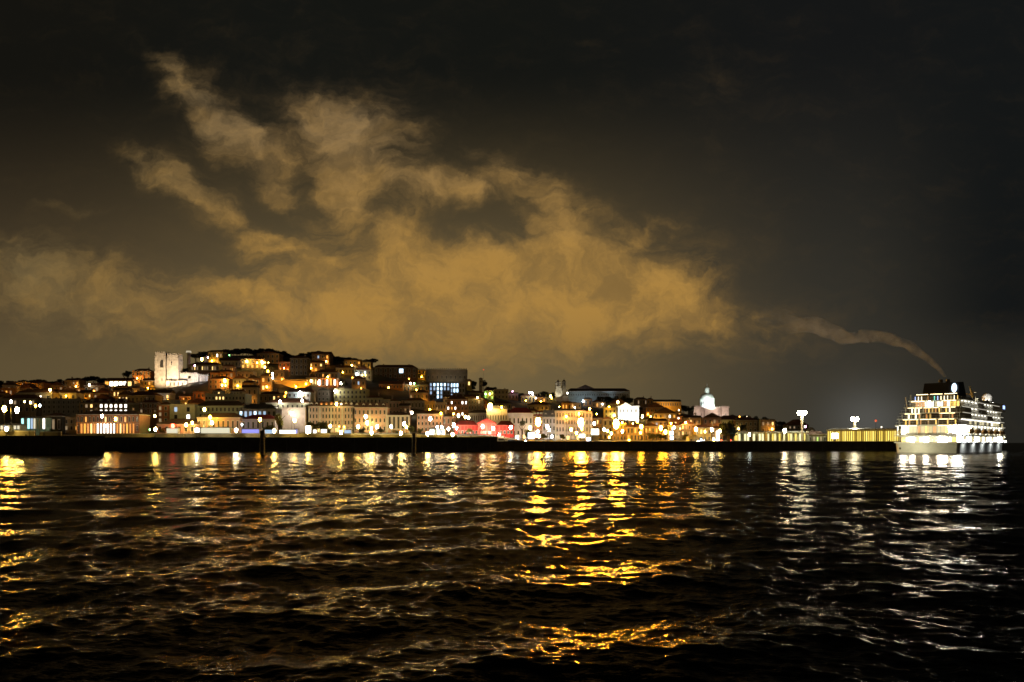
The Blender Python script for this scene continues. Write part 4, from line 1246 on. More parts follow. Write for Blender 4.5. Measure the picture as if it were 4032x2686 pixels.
for px, py, c, pwr, r in BV:
    D = 474 if px < 1950 else 478
    for (a, b_, y0, y1, dd) in RECTS:
        if a - 5 <= px <= b_ + 5 and dd < 490 and y1 > 1680: D = min(D, dd - 7)
    if px > 2900: D = 442
    if px in (17, 67, 43): D = 430
    pwr *= .30
    if 2235 < px < 2740 and c in ('white', 'yellow') and int(px) % 3: c = 'gold'; pwr *= 1.3
    fr_ = int(px * 7 + py) % 5 < 2 and c != 'red'
    lamp(px, py, D, c, pwr * (4.4 if c != 'red' else 2.5) * (1.5 if fr_ else 1), r, 1.3, group=GB, shield=fr_)
GH = 'lamps among the hillside houses'
HL = [(655, 1580, 'cool', 40, 1.2), (885, 1499, 'orange', 90, 1.9), (875, 1517, 'yellow', 30, 1.0), (888, 1518, 'yellow', 20, .8), (795, 1415, 'yellow', 30, 1.7), (820, 1407, 'pink', 40, 1.1), (840, 1409, 'white', 40, 1.2), (862, 1405, 'pink', 30, 1.0), (903, 1399, 'green', 10, .8),
      (972, 1423, 'yellow', 60, 1.4), (767, 1440, 'pink', 20, 1.0), (1033, 1428, 'yellow', 60, 1.4), (1043, 1428, 'orange', 30, 1.0), (1057, 1428, 'yellow', 15, .8), (1043, 1446, 'yellow', 50, 1.2), (1055, 1462, 'gold', 60, 1.4), (1060, 1480, 'gold', 40, 1.3), (1073, 1472, 'cool', 40, 1.4), (1074, 1488, 'white', 30, 1.0),
      (1120, 1460, 'orange', 30, 1.1), (1247, 1445, 'cool', 25, 1.2), (1342, 1510, 'white', 50, 1.3), (1405, 1473, 'cool', 35, 1.2), (1388, 1488, 'orange', 15, 1.0), (1427, 1477, 'yellow', 15, .8), (1439, 1478, 'yellow', 15, .8), (1253, 1507, 'white', 40, 1.1), (1165, 1523, 'gold', 60, 1.2), (1205, 1512, 'gold', 40, 1.2), (1225, 1500, 'yellow', 40, 1.2),
      (1320, 1540, 'white', 60, 1.3), (1182, 1547, 'cool', 60, 1.3), (1192, 1556, 'orange', 25, .9), (1190, 1578, 'white', 50, 1.1), (1103, 1582, 'white', 60, 1.2), (1110, 1563, 'gold', 30, 1.1), (1122, 1560, 'gold', 25, .9), (1126, 1547, 'gold', 25, 1.0), (1325, 1591, 'yellow', 60, 1.1),
      (1617, 1510, 'white', 30, 1.2), (1631, 1510, 'green', 18, 1.0), (1610, 1492, 'orange', 10, .9), (1622, 1625, 'white', 40, 1.1), (1930, 1600, 'yellow', 60, 2.3), (1912, 1552, 'green', 14, 1.1), (1929, 1551, 'yellow', 25, 1.3), (1805, 1637, 'cool', 12, 1.2), (1832, 1642, 'yellow', 40, 1.1), (1845, 1645, 'white', 40, 1.0),
      (2085, 1547, 'cool', 50, 1.3), (2096, 1549, 'cool', 60, 1.5), (2018, 1541, 'pink', 15, .9), (1929, 1548, 'yellow', 10, .8), (2168, 1560, 'yellow', 50, 1.6), (2172, 1568, 'gold', 40, 1.3), (2234, 1548, 'white', 15, 1.3), (2110, 1568, 'white', 14, 1.0), (2296, 1580, 'cool', 30, 1.4), (2263, 1606, 'cool', 30, .9), (2372, 1592, 'white', 30, 1.0),
      (2433, 1583, 'yellow', 60, 1.5), (2418, 1636, 'yellow', 90, 1.4), (2530, 1640, 'yellow', 110, 1.7), (2510, 1660, 'gold', 50, 1.6), (2542, 1607, 'orange', 15, 1.1), (2611, 1621, 'white', 12, 1.0), (2673, 1615, 'white', 14, 1.0), (2624, 1645, 'yellow', 30, 1.0), (2565, 1652, 'orange', 20, 1.4), (2750, 1645, 'orange', 14, 1.8),
      (2832, 1662, 'yellow', 20, 1.0), (160, 1562, 'white', 8, .9), (197, 1536, 'yellow', 60, 1.3), (352, 1516, 'white', 12, 1.5), (370, 1542, 'orange', 22, 1.4), (2912, 1642, 'orange', 12, 1.4),
      (2230, 1640, 'gold', 200, .7), (2280, 1630, 'orange', 200, .7), (2350, 1630, 'gold', 240, .7), (2398, 1602, 'gold', 160, .7), (2450, 1664, 'gold', 260, .7), (2492, 1668, 'gold', 260, .7), (2562, 1640, 'orange', 240, .7), (2592, 1656, 'gold', 240, .7), (2642, 1668, 'gold', 240, .7), (2700, 1664, 'orange', 200, .7),  # added from here on: small fill lamps that wash the slope orange
      (2150, 1604, 'gold', 160, .7), (2202, 1602, 'gold', 200, .7), (2322, 1610, 'orange', 200, .7), (2562, 1614, 'orange', 200, .7), (2130, 1580, 'gold', 160, .7), (2070, 1578, 'gold', 160, .7), (1975, 1604, 'gold', 160, .7),
      (782, 1582, 'orange', 200, .7), (730, 1576, 'orange', 200, .7), (540, 1490, 'orange', 160, .7), (582, 1528, 'gold', 200, .7), (450, 1516, 'gold', 120, .7), (1012, 1428, 'orange', 160, .7), (1118, 1450, 'orange', 140, .7), (1290, 1484, 'orange', 200, .7), (1350, 1466, 'gold', 120, .7),
      (1530, 1526, 'orange', 140, .7), (1640, 1536, 'orange', 160, .7), (1692, 1612, 'gold', 160, .7), (1736, 1628, 'gold', 160, .7), (1786, 1630, 'orange', 160, .7), (1660, 1484, 'gold', 140, .7), (1880, 1566, 'yellow', 100, .7), (370, 1560, 'orange', 100, .7), (260, 1560, 'gold', 80, .7), (2940, 1640, 'white', 8, .8)]
for px, py, c, pwr, r in HL:
    d0 = max(500, depth_for(px, py + 14) - 4)
    # stand in front of whatever hand-placed house covers this spot
    for (a, b_, y0, y1, dd) in RECTS:
        if a - 4 <= px <= b_ + 4 and y0 - 4 <= py <= y1 + 2: d0 = min(d0, dd - 3.5)
    lamp(px, py, d0, c, pwr * 1.4, r * .95, 1.3, group=GH)
# lamp labels
for grp, phrase in ((GQ, 'globe lamp on the quay parapet'), (GG, 'big gold lamp near the water'), (GB, 'boulevard lamp'), (GH, 'hillside lamp')):
    ls = sorted([l for l in LAMPS if l[4].get('group') == grp], key=lambda l: l[0])
    buckets = {}
    for l in ls:
        if grp in (GQ, GG): key = ''
        else:
            rf_ = min(REFS, key=lambda q: abs(q[0] - l[0]) * (1 if grp == GB else 1))[1]
            key = rf_
        buckets.setdefault((key, l[3]), []).append(l)
    for (key, colr), items in buckets.items():
        if grp in (GQ, GG):
            continue
        for i, l in enumerate(items):
            pos = '' if len(items) == 1 else (', %s %s one from left' % (nth(i + 1), colr))
            l[4]['label'] = '%s %s near %s%s' % (colr, phrase, key, pos)
    if grp in (GQ, GG):
        for i, l in enumerate(ls):
            l[4]['label'] = '%s %s, %s of its row from the left' % (l[3], phrase, nth(i + 1)) if grp == GQ else '%s of the three big gold lamps by the water' % ['left', 'middle', 'right'][i]

# kiosks, shop lights and stalls on the quay
def kiosk(px0, px1, py0, py1, D, kd, label, col=(.4, .4, .38)):
    w = pw(px1 - px0, D); p = PT((px0 + px1) / 2, py1, D); zg = min(p.z, ground((px0 + px1) / 2, D)) ; h = PT(0, py0, D).z - zg; zb = p.z - zg
    t_ = thing('kiosk', label, 'kiosk', (p.x, D, zg), 0, 'lit kiosks and stalls behind the quay')
    MB().box(-w / 2, w / 2, .1, 3, -1, h).build('wall', paint(col), t_)
    MB().box(-w / 2 - .3, w / 2 + .3, -.7, 3.3, h, h + .25).build('canopy', SLATE, t_)
    MB().box(-w / 2 + .1, w / 2 - .1, 0, .09, zb + .1, h - .15).build('lit_front', WM[kd], t_)
    return t_


WM['X'] = glow('stall_blaze', (1, .95, .80), 9); WM['L'] = glow('stall_yellow', (1, .75, .3), 6); WM['Z'] = glow('stall_blue', (.55, .75, 1), 5)
kiosk(1203, 1224, 1677, 1706, 448, 'X', 'blazing white kiosk at the left foot of the pink terrace')
kiosk(1233, 1246, 1692, 1706, 448, 'S', 'small white kiosk second from the left before the pink terrace')
kiosk(1264, 1286, 1690, 1705, 448, 'S', 'wide white kiosk under the dark tree before the pink terrace')
kiosk(1100, 1164, 1693, 1711, 444, 'S', 'long white-lit stall before the plain lilac-white house')
kiosk(1161, 1171, 1690, 1713, 444, 'v', 'narrow violet-lit stall right of the long white stall')
kiosk(1042, 1076, 1692, 1708, 444, 'B', 'dim blue-white stall left of the dark tree')
kiosk(952, 1020, 1690, 1706, 446, 'v', 'long violet-blue lit fence stall left of the first mooring post')
kiosk(790, 905, 1684, 1706, 450, 'p', 'long pale green lit hoarding behind the double lamp pole', (.5, .55, .45))
kiosk(655, 700, 1686, 1706, 450, 'p', 'short pale lit hoarding below the red sign', (.5, .5, .45))
kiosk(765, 786, 1686, 1702, 448, 'X', 'white blazing stall left of the long hoarding')
kiosk(1355, 1382, 1693, 1707, 448, 'B', 'small blue-lit stall before the right end of the pink terrace')
kiosk(2079, 2104, 1703, 1728, 448, 'Z', 'blue-white blazing kiosk before the lilac house with the dark red roof')
kiosk(2036, 2044, 1712, 1732, 446, 'S', 'tiny white kiosk right of the red hall')
kiosk(2280, 2303, 1709, 1724, 452, 'X', 'wide blazing white kiosk before the right end of the pale mansion')
kiosk(2309, 2326, 1722, 1738, 448, 'Z', 'square cold-white kiosk below the narrow cream tower house')
kiosk(2328, 2358, 1689, 1712, 456, 'X', 'large blazing white sign box right of the narrow cream tower house')
kiosk(2636, 2652, 1698, 1714, 470, 'Z', 'blue-white lit box left of the tan gabled houses')
kiosk(2638, 2652, 1718, 1732, 468, 'Z', 'lower blue-white lit box left of the tan gabled houses')
kiosk(2820, 2832, 1697, 1738, 462, 'X', 'tall narrow blazing sign left of the big dark tree')
kiosk(2757, 2765, 1727, 1742, 452, 'Z', 'small cold lit box right of the white boathouse')
kiosk(1962, 1984, 1716, 1728, 440, 'p', 'pale low cabin in front of the red hall')
kiosk(2336, 2374, 1739, 1745, 440, 'L', 'low gold-lit landing stage cabin right of the pale mansion')
kiosk(706, 748, 1650, 1664, 494, 'S', 'white lettered canopy light on the pale cream house')

# ------------------------------------------------------------------ trees
GC = 'dark trees along the hill crest'
crest_trees = []
SKY = [(770, 1392), (800, 1384), (830, 1380), (860, 1377), (890, 1376), (920, 1374), (945, 1371), (970, 1371), (1005, 1374), (1030, 1371), (1060, 1372), (1088, 1379), (1110, 1380), (1140, 1396), (1170, 1398), (1200, 1389), (1225, 1385),
       (1250, 1380), (1275, 1383), (1300, 1394), (1330, 1402), (1360, 1404), (1390, 1410), (1415, 1414), (1460, 1411), (1640, 1462), (1492, 1437), (1525, 1440),
       (0, 1497), (45, 1498), (90, 1496), (135, 1494), (165, 1492), (205, 1502), (240, 1492), (275, 1488), (310, 1488), (345, 1481), (375, 1479), (405, 1488), (440, 1493),
       (1860, 1496), (1905, 1494), (1850, 1512), (1925, 1522), (1945, 1519), (1975, 1528), (2045, 1545), (2060, 1547), (2140, 1538), (2115, 1545), (2155, 1541), (2175, 1545),
       (2360, 1556), (2395, 1558), (2425, 1556), (2455, 1557), (2475, 1560), (2690, 1592), (2710, 1596), (2880, 1632), (2905, 1633), (2935, 1632), (2975, 1636), (3010, 1641), (3045, 1650), (3080, 1656), (3110, 1662)]
SKY.sort()
SX = [q[0] for q in SKY]; SY = [q[1] for q in SKY]


def skyline(px): return float(np.interp(px, SX, SY))


EX = [(px, skyline(px) + rng.uniform(1, 7)) for px in list(range(772, 1445, 23)) + list(range(8, 450, 30))]
for i, (px, py) in enumerate(SKY + EX):
    cy, cd = crest(px)
    if 2350 < px < 2480: cd = 985
    big = 1.6 if px in (1460,) else 1.0
    wpx = (46 if 760 < px < 1440 else 40) * big * rng.uniform(.9, 1.25)
    if px in (500,): wpx = 40
    crest_trees.append((px, tree('pine' if 760 < px < 1500 or px < 460 else 'dark', px, py, py + 38, cd - (6 if i % 2 else 0), wpx, None, GC, i)))
tree('dark', 499, 1454, 1496, 800, 40, 'round dark tree on the ridge left of the orange-lit house', None, 1)
crest_trees.sort(key=lambda c: c[0])
bk = {}
for px, o in crest_trees: bk.setdefault(min(REFS, key=lambda q: abs(q[0] - px))[1], []).append(o)
for rf_, its in bk.items():
    for i, o in enumerate(its): o['label'] = 'dark skyline tree up above %s%s' % (rf_, '' if len(its) == 1 else ', %s from the left' % nth(i + 1))
tree('olive', 1098, 1612, 1700, 470, 46, 'tall olive-green tree left of the plain lilac-white house', None, 0)
tree('olive', 1055, 1672, 1706, 455, 56, 'low golden-olive bush left of the tall olive tree', None, 1)
tree('olive', 1232, 1655, 1704, 466, 60, 'broad olive tree before the left end of the pink terrace', None, 2)
tree('olive', 1270, 1652, 1704, 468, 58, 'broad olive tree before the middle of the pink terrace', None, 0)
tree('olive', 1618, 1672, 1712, 462, 42, 'yellow-lit tree between the two salmon houses', None, 1)
tree('olive', 1560, 1692, 1712, 458, 40, 'low yellowish shrub left of the yellow-lit tree', None, 2)
tree('dark', 2056, 1654, 1716, 474, 28, 'dark cypress-like tree before the lilac house with the dark red roof', None, 2)
tree('olive', 2076, 1682, 1724, 468, 36, 'yellow-lit tree beside the dark cypress-like tree', None, 0)
tree('olive', 1290, 1686, 1712, 452, 30, 'small dark shrub under the wide white kiosk', None, 1)
for i, (px, w) in enumerate(((1380, 30), (1425, 34), (1500, 36), (1655, 32), (1850, 34), (2140, 34), (2215, 30), (2570, 50), (2600, 44), (2700, 40), (10, 40), (60, 44), (215, 40), (640, 30))):
    refn = min(REFS, key=lambda q: abs(q[0] - px))[1]
    tree('olive', px, 1684 if px < 1950 else 1704, 1712 if px < 1950 else 1738, 458, w, 'street tree by %s, %s quayside tree from left' % (refn, nth(sorted((1380, 1425, 1500, 1655, 1850, 2140, 2215, 2570, 2600, 2700, 10, 60, 215, 640)).index(px) + 1)), 'low trees along the quay', i)
bt1 = tree('dark', 2873, 1646, 1745, 446, 62, 'big black tree standing alone by the river left of the pale shed', None, 3)
bt2 = tree('dark', 2866, 1660, 1745, 447, 64, 'lower black tree merging with the big black tree', None, 1)

for t_ in (bt1, bt2):
    cr = [c for c in t_.children if c.name.startswith('crown')][0]
    h_ = PT(0, 1648, 446).z - t_.location.z
    cr.location.z = h_ * .54; cr.scale = (cr.scale[0], cr.scale[1], h_ * .50)

# ------------------------------------------------------------------ filler houses climbing the hill
PAL = [((.30, .25, .18), 'tan'), ((.42, .27, .11), 'ochre'), ((.30, .29, .27), 'grey'), ((.42, .37, .28), 'cream'), ((.38, .20, .11), 'rust'), ((.24, .17, .11), 'brown'), ((.36, .26, .25), 'dusky pink'), ((.45, .25, .08), 'amber')]
LAND = [(150, 'left ridge'), (520, 'hollow left of the cathedral'), (740, 'slope below the cathedral'), (900, 'slope right of the cathedral'), (1060, 'slope below the hilltop wood'), (1220, 'middle of the castle hill'), (1380, 'right half of the castle hill'), (1540, 'slope below the dark ridge house'),
        (1720, 'slope below the grey palace'), (1880, 'right shoulder of the hill'), (2060, 'slope below the ridge houses'), (2210, 'slope below the twin-towered church'), (2370, 'slope below the long convent'), (2490, 'slope around the white church'), (2610, 'slope below the orange ridge building'), (2720, 'slope left of the domed church'), (2820, 'slope below the domed church'), (2960, 'slope right of the domed church'), (3100, 'low slope near the terminal')]
fill = []
row = 0
py = 1676.0
while py > 1395:
    x = rng.uniform(-60, 0) - 160
    while x < 3130:
        w = rng.uniform(40, 92) * (1.0 if py > 1560 else .85)
        xc = x + w / 2; cy, cd = crest(xc)
        yb = py + rng.uniform(-7, 7) + (26 if xc > 2020 else 0)
        if yb > cy + 6 and yb < np.interp(xc, FR_X, FR_Y) - 8:
            D = depth_for(xc, yb) + rng.uniform(-3, 3)
            D = max(D, 522)
            yb = slope_py(xc, D) or yb
            hpx = rng.uniform(9, 15.5) / D * F
            yt = yb - hpx
            ok = yt > skyline(xc) + 9
            for (a, b_, y0, y1, dd) in RECTS:
                ox = min(x + w, b_) - max(x, a); oy = min(yb, y1) - max(yt, y0)
                if ox > 5 and oy > 5:
                    if D < dd + 14 and oy > 7: ok = False; break
                    if ox * oy > .72 * w * (yb - yt): ok = False; break
            if ok: fill.append((x, x + w, yt, yb, D, row))
        x += w * rng.uniform(.96, 1.12) + rng.choice((0, 0, 4, 12))
    py -= 27; row += 1
fill.sort(key=lambda f: f[0])
cnt = {}
tot = {}
for f in fill:
    pass
for (x0, x1, yt, yb, D, rw) in fill:
    colr, cname = rng.choice(PAL)
    if 2020 < x0 < 2720: colr, cname = rng.choice(PAL[:2] + PAL[3:5] + PAL[7:])
    v = rng.uniform(.95, 1.45); colr = tuple(round(c * v, 2) for c in colr)
    land = min(LAND, key=lambda q: abs(q[0] - (x0 + x1) / 2))[1]
    roofk = rng.choice(('hip', 'gable', 'hip', 'front', 'flat')); 
    nc = max(2, int((x1 - x0) / 15)); nr = 2
    lit = ''.join(rng.choices('.dwaWB', (72, 10, 7, 6, 3, 2), k=nc * nr))
    nl = sum(c in 'waW' for c in lit)
    kind = {'hip': 'hip-roofed', 'gable': 'long-roofed', 'front': 'gabled', 'flat': 'flat-roofed'}[roofk]
    desc = '%s %s house' % (cname, kind)
    if nl: desc += {1: ', one lit window', 2: ', two lit windows', 3: ', three lit windows'}.get(nl, ', many lit windows')
    key = (desc, land); cnt[key] = cnt.get(key, 0) + 1
    t_ = building(x0, x1, yt, yb, D, None, colr, roofk, nc, nr, lit, hand=False, group='houses climbing the hillside', rz=rng.uniform(-.22, .22), chimneys=rng.choice((0, 1, 1)),
                  roof_mat=rng.choice((TILE, TILE, TILE2)), win=(.38, .5), cornice=rng.random() < .4)
    t_['_k'] = desc + '|' + land
    tot.setdefault(key, []).append(t_)
for key, its in tot.items():
    for i, t_ in enumerate(its):
        t_['label'] = '%s on the %s%s' % (key[0], key[1], '' if len(its) == 1 else ', %s from left' % nth(i + 1))
        del t_['_k']
NF = len(fill)

# lanterns added between filler houses to brighten their fronts
LN = []
cand = [f for f in fill if 0 < f[0] < 3050]
rng.shuffle(cand)
cand.sort(key=lambda f: 0 if 2180 < f[0] < 2760 else 1)
for (x0, x1, yt, yb, D, rw) in cand[:150]:
    px = rng.uniform(x0 + 6, x1 - 6); yv = yb - 9 / D * F * .45
    LN.append((px, lamp(px, yv, D - 4.5, rng.choice(('orange', 'gold', 'yellow', 'orange', 'gold')), rng.choice((60, 110, 180)), .95, 1.2, group='small lane lanterns on the hill')))
LN.sort(key=lambda l: l[0])
bk = {}
for px, o in LN:
    land = min(LAND, key=lambda q: abs(q[0] - px))[1]; bk.setdefault(land, []).append(o)
for land, its in bk.items():
    for i, o in enumerate(its): o['label'] = 'small lane lantern on the %s%s' % (land, '' if len(its) == 1 else ', %s from the left' % nth(i + 1))

# bushes and garden trees in the gaps
GT = []
for k in range(70):
    px = rng.uniform(20, 3100); cy, cd = crest(px); fy = np.interp(px, FR_X, FR_Y)
    yb = rng.uniform(cy + 6, fy - 20) if fy - 20 > cy + 6 else cy
    D = depth_for(px, yb)
    yt = yb - rng.uniform(6, 9) / D * F
    if any(a - 8 < px < b_ + 8 and D < dd + 3 and yb > y0 + 3 and yt < y1 for (a, b_, y0, y1, dd) in RECTS): continue
    GT.append((px, tree('dark', px, yt, yb, D, rng.uniform(22, 44) * 600 / D, None, 'garden trees between the hillside houses', k)))
GT.sort(key=lambda l: l[0])
bk = {}
for px, o in GT:
    land = min(LAND, key=lambda q: abs(q[0] - px))[1]; bk.setdefault(land, []).append(o)
for land, its in bk.items():
    for i, o in enumerate(its): o['label'] = 'dark garden tree on the %s%s' % (land, '' if len(its) == 1 else ', %s from the left' % nth(i + 1))

# ------------------------------------------------------------------ floodlights on landmarks and embankment lamps
def flood(name, label, loc, target, power, color, size=50, r=.3):
    t_ = thing(name, label, 'floodlight', loc)
    MB().box(-.25, .25, -.25, .25, -.5, .3).build('housing', IRON, t_)
    ld = bpy.data.lights.new('flood_beam', 'SPOT'); ld.energy = power; ld.color = color; ld.spot_size = R(size); ld.spot_blend = .6; ld.shadow_soft_size = r
    lo = bpy.data.objects.new('flood_beam', ld); COL.objects.link(lo); lo.parent = t_
    d = Vector(target) - Vector(loc)
    lo.rotation_euler = d.to_track_quat('-Z', 'Y').to_euler()
    lo.location = d.normalized() * .6
    return t_


def floodp(label, px, py, D, tx, ty, tD, power, color, size=50):
    l_ = PT(px, py, D); l_.z = max(l_.z, ground(px, D) + 1.2)
    return flood('floodlight', label, tuple(l_), tuple(PT(tx, ty, tD)), power, color, size)


floodp('floodlight at the left foot of the cathedral', 625, 1552, 722, 632, 1455, 745, 70000, (1, .68, .36), 70)
floodp('floodlight at the middle foot of the cathedral', 680, 1552, 722, 680, 1455, 745, 85000, (1, .72, .42), 75)
floodp('floodlight under the cathedral nave', 735, 1548, 728, 735, 1490, 745, 42000, (1, .78, .60), 90)
floodp('floodlight at the right end of the cathedral nave', 790, 1520, 732, 790, 1480, 750, 14000, (.95, .88, .95), 90)
floodp('floodlight below the white church', 2450, 1652, 786, 2455, 1618, 800, 26000, (1, .98, .86), 110)
floodp('second floodlight below the white church', 2495, 1652, 786, 2495, 1618, 800, 26000, (1, .96, .82), 110)
floodp('floodlight below the left church tower', 2196, 1580, 972, 2198, 1535, 985, 16000, (1, .92, .66), 60)
floodp('cool floodlight at the left of the convent', 2300, 1572, 985, 2300, 1550, 1003, 4200, (.75, .92, 1), 140)
floodp('cool floodlight at the right of the convent', 2400, 1572, 985, 2410, 1550, 1003, 6500, (.75, .92, 1), 140)
floodp('cool floodlight on the roof of the domed church, left', 2770, 1604, 1156, 2795, 1570, 1174, 220000, (.85, 1, .93), 110)
floodp('cool floodlight on the roof of the domed church, right', 2832, 1604, 1156, 2805, 1570, 1174, 220000, (.85, 1, .93), 110)
floodp('cool floodlight far before the dome of the domed church', 2800, 1606, 1128, 2800, 1565, 1174, 120000, (.85, 1, .93), 60)
floodp('warm floodlight before the left of the domed church', 2755, 1645, 1125, 2760, 1615, 1150, 30000, (1, .80, .66), 110)
floodp('warm floodlight before the right of the domed church', 2845, 1645, 1125, 2845, 1618, 1150, 40000, (1, .80, .66), 110)
floodp('orange floodlight before the long ridge building', 2625, 1605, depth_for(2627, 1602) - 16, 2627, 1590, depth_for(2627, 1602), 14000, (1, .62, .2), 150)
floodp('orange floodlight before the orange-lit house left of the cathedral', 556, 1508, depth_for(556, 1500) - 12, 556, 1480, depth_for(556, 1500), 7000, (1, .6, .2), 130)
floodp('orange floodlight below the retaining wall', 1145, 1532, 676, 1145, 1510, 690, 12000, (1, .66, .2), 150)
floodp('floodlight before the grey ridge palace', 1760, 1508, depth_for(1758, 1502) - 16, 1760, 1480, depth_for(1758, 1502), 2600, (1, .85, .6), 150)
floodp('warm floodlight before the left of the red hall', 1830, 1732, 452, 1835, 1690, 470, 4500, (1, .78, .6), 130)
floodp('warm floodlight before the pediment of the red hall', 1918, 1732, 450, 1918, 1680, 468, 4500, (1, .78, .6), 120)
floodp('warm floodlight before the right of the red hall', 1990, 1732, 452, 1990, 1690, 470, 4500, (1, .78, .6), 130)

# ------------------------------------------------------------------ cruise ship, moored stern-on to us
def cruise_ship():
    phi = R(42)                        # heading: away and to the right
    ax = Vector((math.sin(phi), math.cos(phi), 0)); st = Vector((math.cos(phi), -math.sin(phi), 0))
    o = Vector((PT(3525, 1741, 320).x, 320, 0))
    t_ = thing('cruise_ship', 'large cruise ship moored stern-on with brightly lit open decks', 'cruise ship', tuple(o), -phi)
    # local x: across the stern to the right (0..B), local y: forward (0..L), z up
    B, L = 24.3, 128.0
    hullm = pbr('ship_hull', (.30, .30, .27), .45, 0, .12, .4, .1); wh = pbr('ship_white', (.55, .54, .50), .5, 0, .08, .6); dk = pbr('ship_dark', (.10, .085, .07), .6, 0, .2, .5)
    # hull with rounded transom, flared bow
    sec = [(0, 1.0, 1.0), (1.2, 0, 0), (L * .75, 0, 0), (L * .88, 3.0, 3.0), (L * .96, 7, 7), (L * 1.04, B / 2 - .2, B / 2 - .2)]
    k = MB(); prev = None
    for y, a, b_ in sec:
        ring = [(a + .6, y, -2), (B - b_ - .6, y, -2), (B - b_, y, 4.6), (a, y, 4.6)]
        if prev:
            for i in range(4):
                j = (i + 1) % 4; k.face([prev[i], prev[j], ring[j], ring[i]])
        else: k.face(ring)
        prev = ring
    k.face(prev[::-1]); k.build('hull', hullm, t_)
    k = MB().box(.2, B - .2, -.12, L * .85, .2, .5); k.build('waterline_stripe', dk, t_)
    # decks: slabs and recessed house behind them
    decks = [4.6, 7.5, 12.0, 14.6, 17.1, 19.6, 22.4]
    inset = [0, 0, .5, 1.6, 2.6, 3.6, 5.5]
    lx = [0, 0, .2, .7, 1.6, 2.7, 4.2]
    ln_ = [L * .86, L * .84, L * .80, L * .78, L * .76, L * .74, L * .70]
    for i, z in enumerate(decks):
        s = inset[i]
        d_ = MB().box(-.35 + lx[i], B + .35 - (.4 if i > 4 else 0), s - .6, ln_[i], z, z + .35).build('deck', wh, t_)
        if i < 6 or True:
            rl = MB(); zt = z + .36
            for x in np.arange(.2 + lx[i], B, 1.6): rl.box(x, x + .07, s - .55, s - .48, zt, zt + 1.0)
            rl.box(lx[i], B, s - .56, s - .47, zt + 1.0, zt + 1.08)
            for y in np.arange(s, ln_[i] - 1, 2.4): rl.box(B + .22, B + .29, y, y + .07, zt, zt + 1.0)
            rl.box(B + .21, B + .30, s, ln_[i] - 1, zt + 1.0, zt + 1.08)
            rl.build('railing', PALE, d_)
    for i in range(6):
        z0 = decks[i] + .36; z1 = decks[i + 1] - .01; s = inset[i + 1] + 2.6
        MB().box(1.6 + lx[i], B - 1.6, s, ln_[i] - 2, z0, z1).build('deckhouse', wh if i in (0, 1, 5) else dk, t_)
    # stern lit panels, left to right
    WHs = glow('ship_blaze', (1, .90, .62), 3.0); GOs = glow('ship_gold', (1, .62, .12), 1.6); AMs = glow('ship_amber', (1, .42, .10), .7); PAs = glow('ship_pale', (1, .84, .42), .6); CLs = glow('ship_cool', (.86, .95, 1), 4.0); BLs = glow('ship_blue', (.35, .5, 1), 2.5)
    TEs = glow('ship_teal', (.1, .9, .7), 2)
    PAL_ = {'W': WHs, 'G': GOs, 'A': AMs, 'P': PAs, 'C': CLs, 'B': BLs, 'T': TEs, 'H': glow('ship_hot', (1, .96, .82), 260), 'K': glow('ship_hot_cool', (.90, .97, 1), 260)}

    EDG = glow('ship_edge', (1, .93, .72), .55, 'NONE')

    def stern_row(z0, z1, y, pat, x0=1.7, x1=B - 1.7, name='lit_window', gap=.12):
        n_ = len(pat); w = (x1 - x0) / n_
        for i, c in enumerate(pat):
            if c == '.': continue
            MB().box(x0 + i * w + gap, x0 + (i + 1) * w - gap, y - .08, y - .01, z0, z1).build(name, PAL_[c], t_)

    stern_row(5.1, 6.9, inset[1] + 2.6, 'GWHGWHPGHHWG')            # open mooring deck
    stern_row(8.8, 11.7, inset[2] + 2.6, 'HWPPAPGPAPPGWH')         # lounge
    stern_row(12.5, 14.3, inset[3] + 2.6, 'GA.GA.A.G..G.G', gap=.5, x0=2.4)
    stern_row(15.1, 16.8, inset[4] + 2.6, 'W.WA.AG..A..A.', gap=.42, x0=3.3)
    stern_row(17.6, 19.3, inset[5] + 2.6, 'WWW.AGGAG.GW..', gap=.42, x0=4.4)
    stern_row(20.1, 22.1, inset[6] + 2.6, 'AAAWHWPWWAWGGG', gap=.15, x0=5.9)
    k = MB()
    for i in range(1, 6):
        for x in np.linspace(.6 + lx[i + 1], B - .6, 7): MB().box(x - .12, x + .12, inset[i] - .3 + .6, inset[i] + .6, decks[i] + .36, decks[i + 1] - .01).build('stern_post', wh, t_)
    # starboard side: lifeboat deck blaze, slanting uprights, dark balconies above
    def side_row(z0, z1, x, pat, y0, y1, name='lit_window', gap=.2):
        n_ = len(pat); w = (y1 - y0) / n_
        for i, c in enumerate(pat):
            if c == '.': continue
            MB().box(x + .02, x + .1, y0 + i * w + gap, y0 + (i + 1) * w - gap, z0, z1).build(name, PAL_[c], t_)

    side_row(5.1, 7.4, B - 1.6, 'KCPCWPCWPWPWCPWWKH', 3, L * .82)
    side_row(8.4, 11.7, B - 1.6, 'KCCPWPWPCPWPWPWPWW', 4, L * .80)
    side_row(12.8, 14.2, B - 1.6, '.P.P.PP.P.WPPP', 20, L * .76, gap=.5)
    side_row(17.7, 19.2, B - 1.6, '..P...P....P..P', 20, L * .72, gap=1.2)
    k = MB()
    for i in range(7, int(L * .8), 7):
        MB().rod((B + .1, i - 1.5, 12.3), (B + .1, i + 1, 7.8), .28, .28, 4).build('davit', wh, t_)
    for i in range(6):
        y = 12 + i * 14.5
        lb = MB().ball((B + .9, y + 3.5, 9.6), 1.3, 4.4, 1.15, 10, 6).build('lifeboat', pbr('lifeboat', (.55, .30, .1), .5), t_)
        MB().box(B + .3, B + 1.5, y + 1.5, y + 5.5, 10.4, 11.1).build('canopy', wh, lb)
    k = MB()
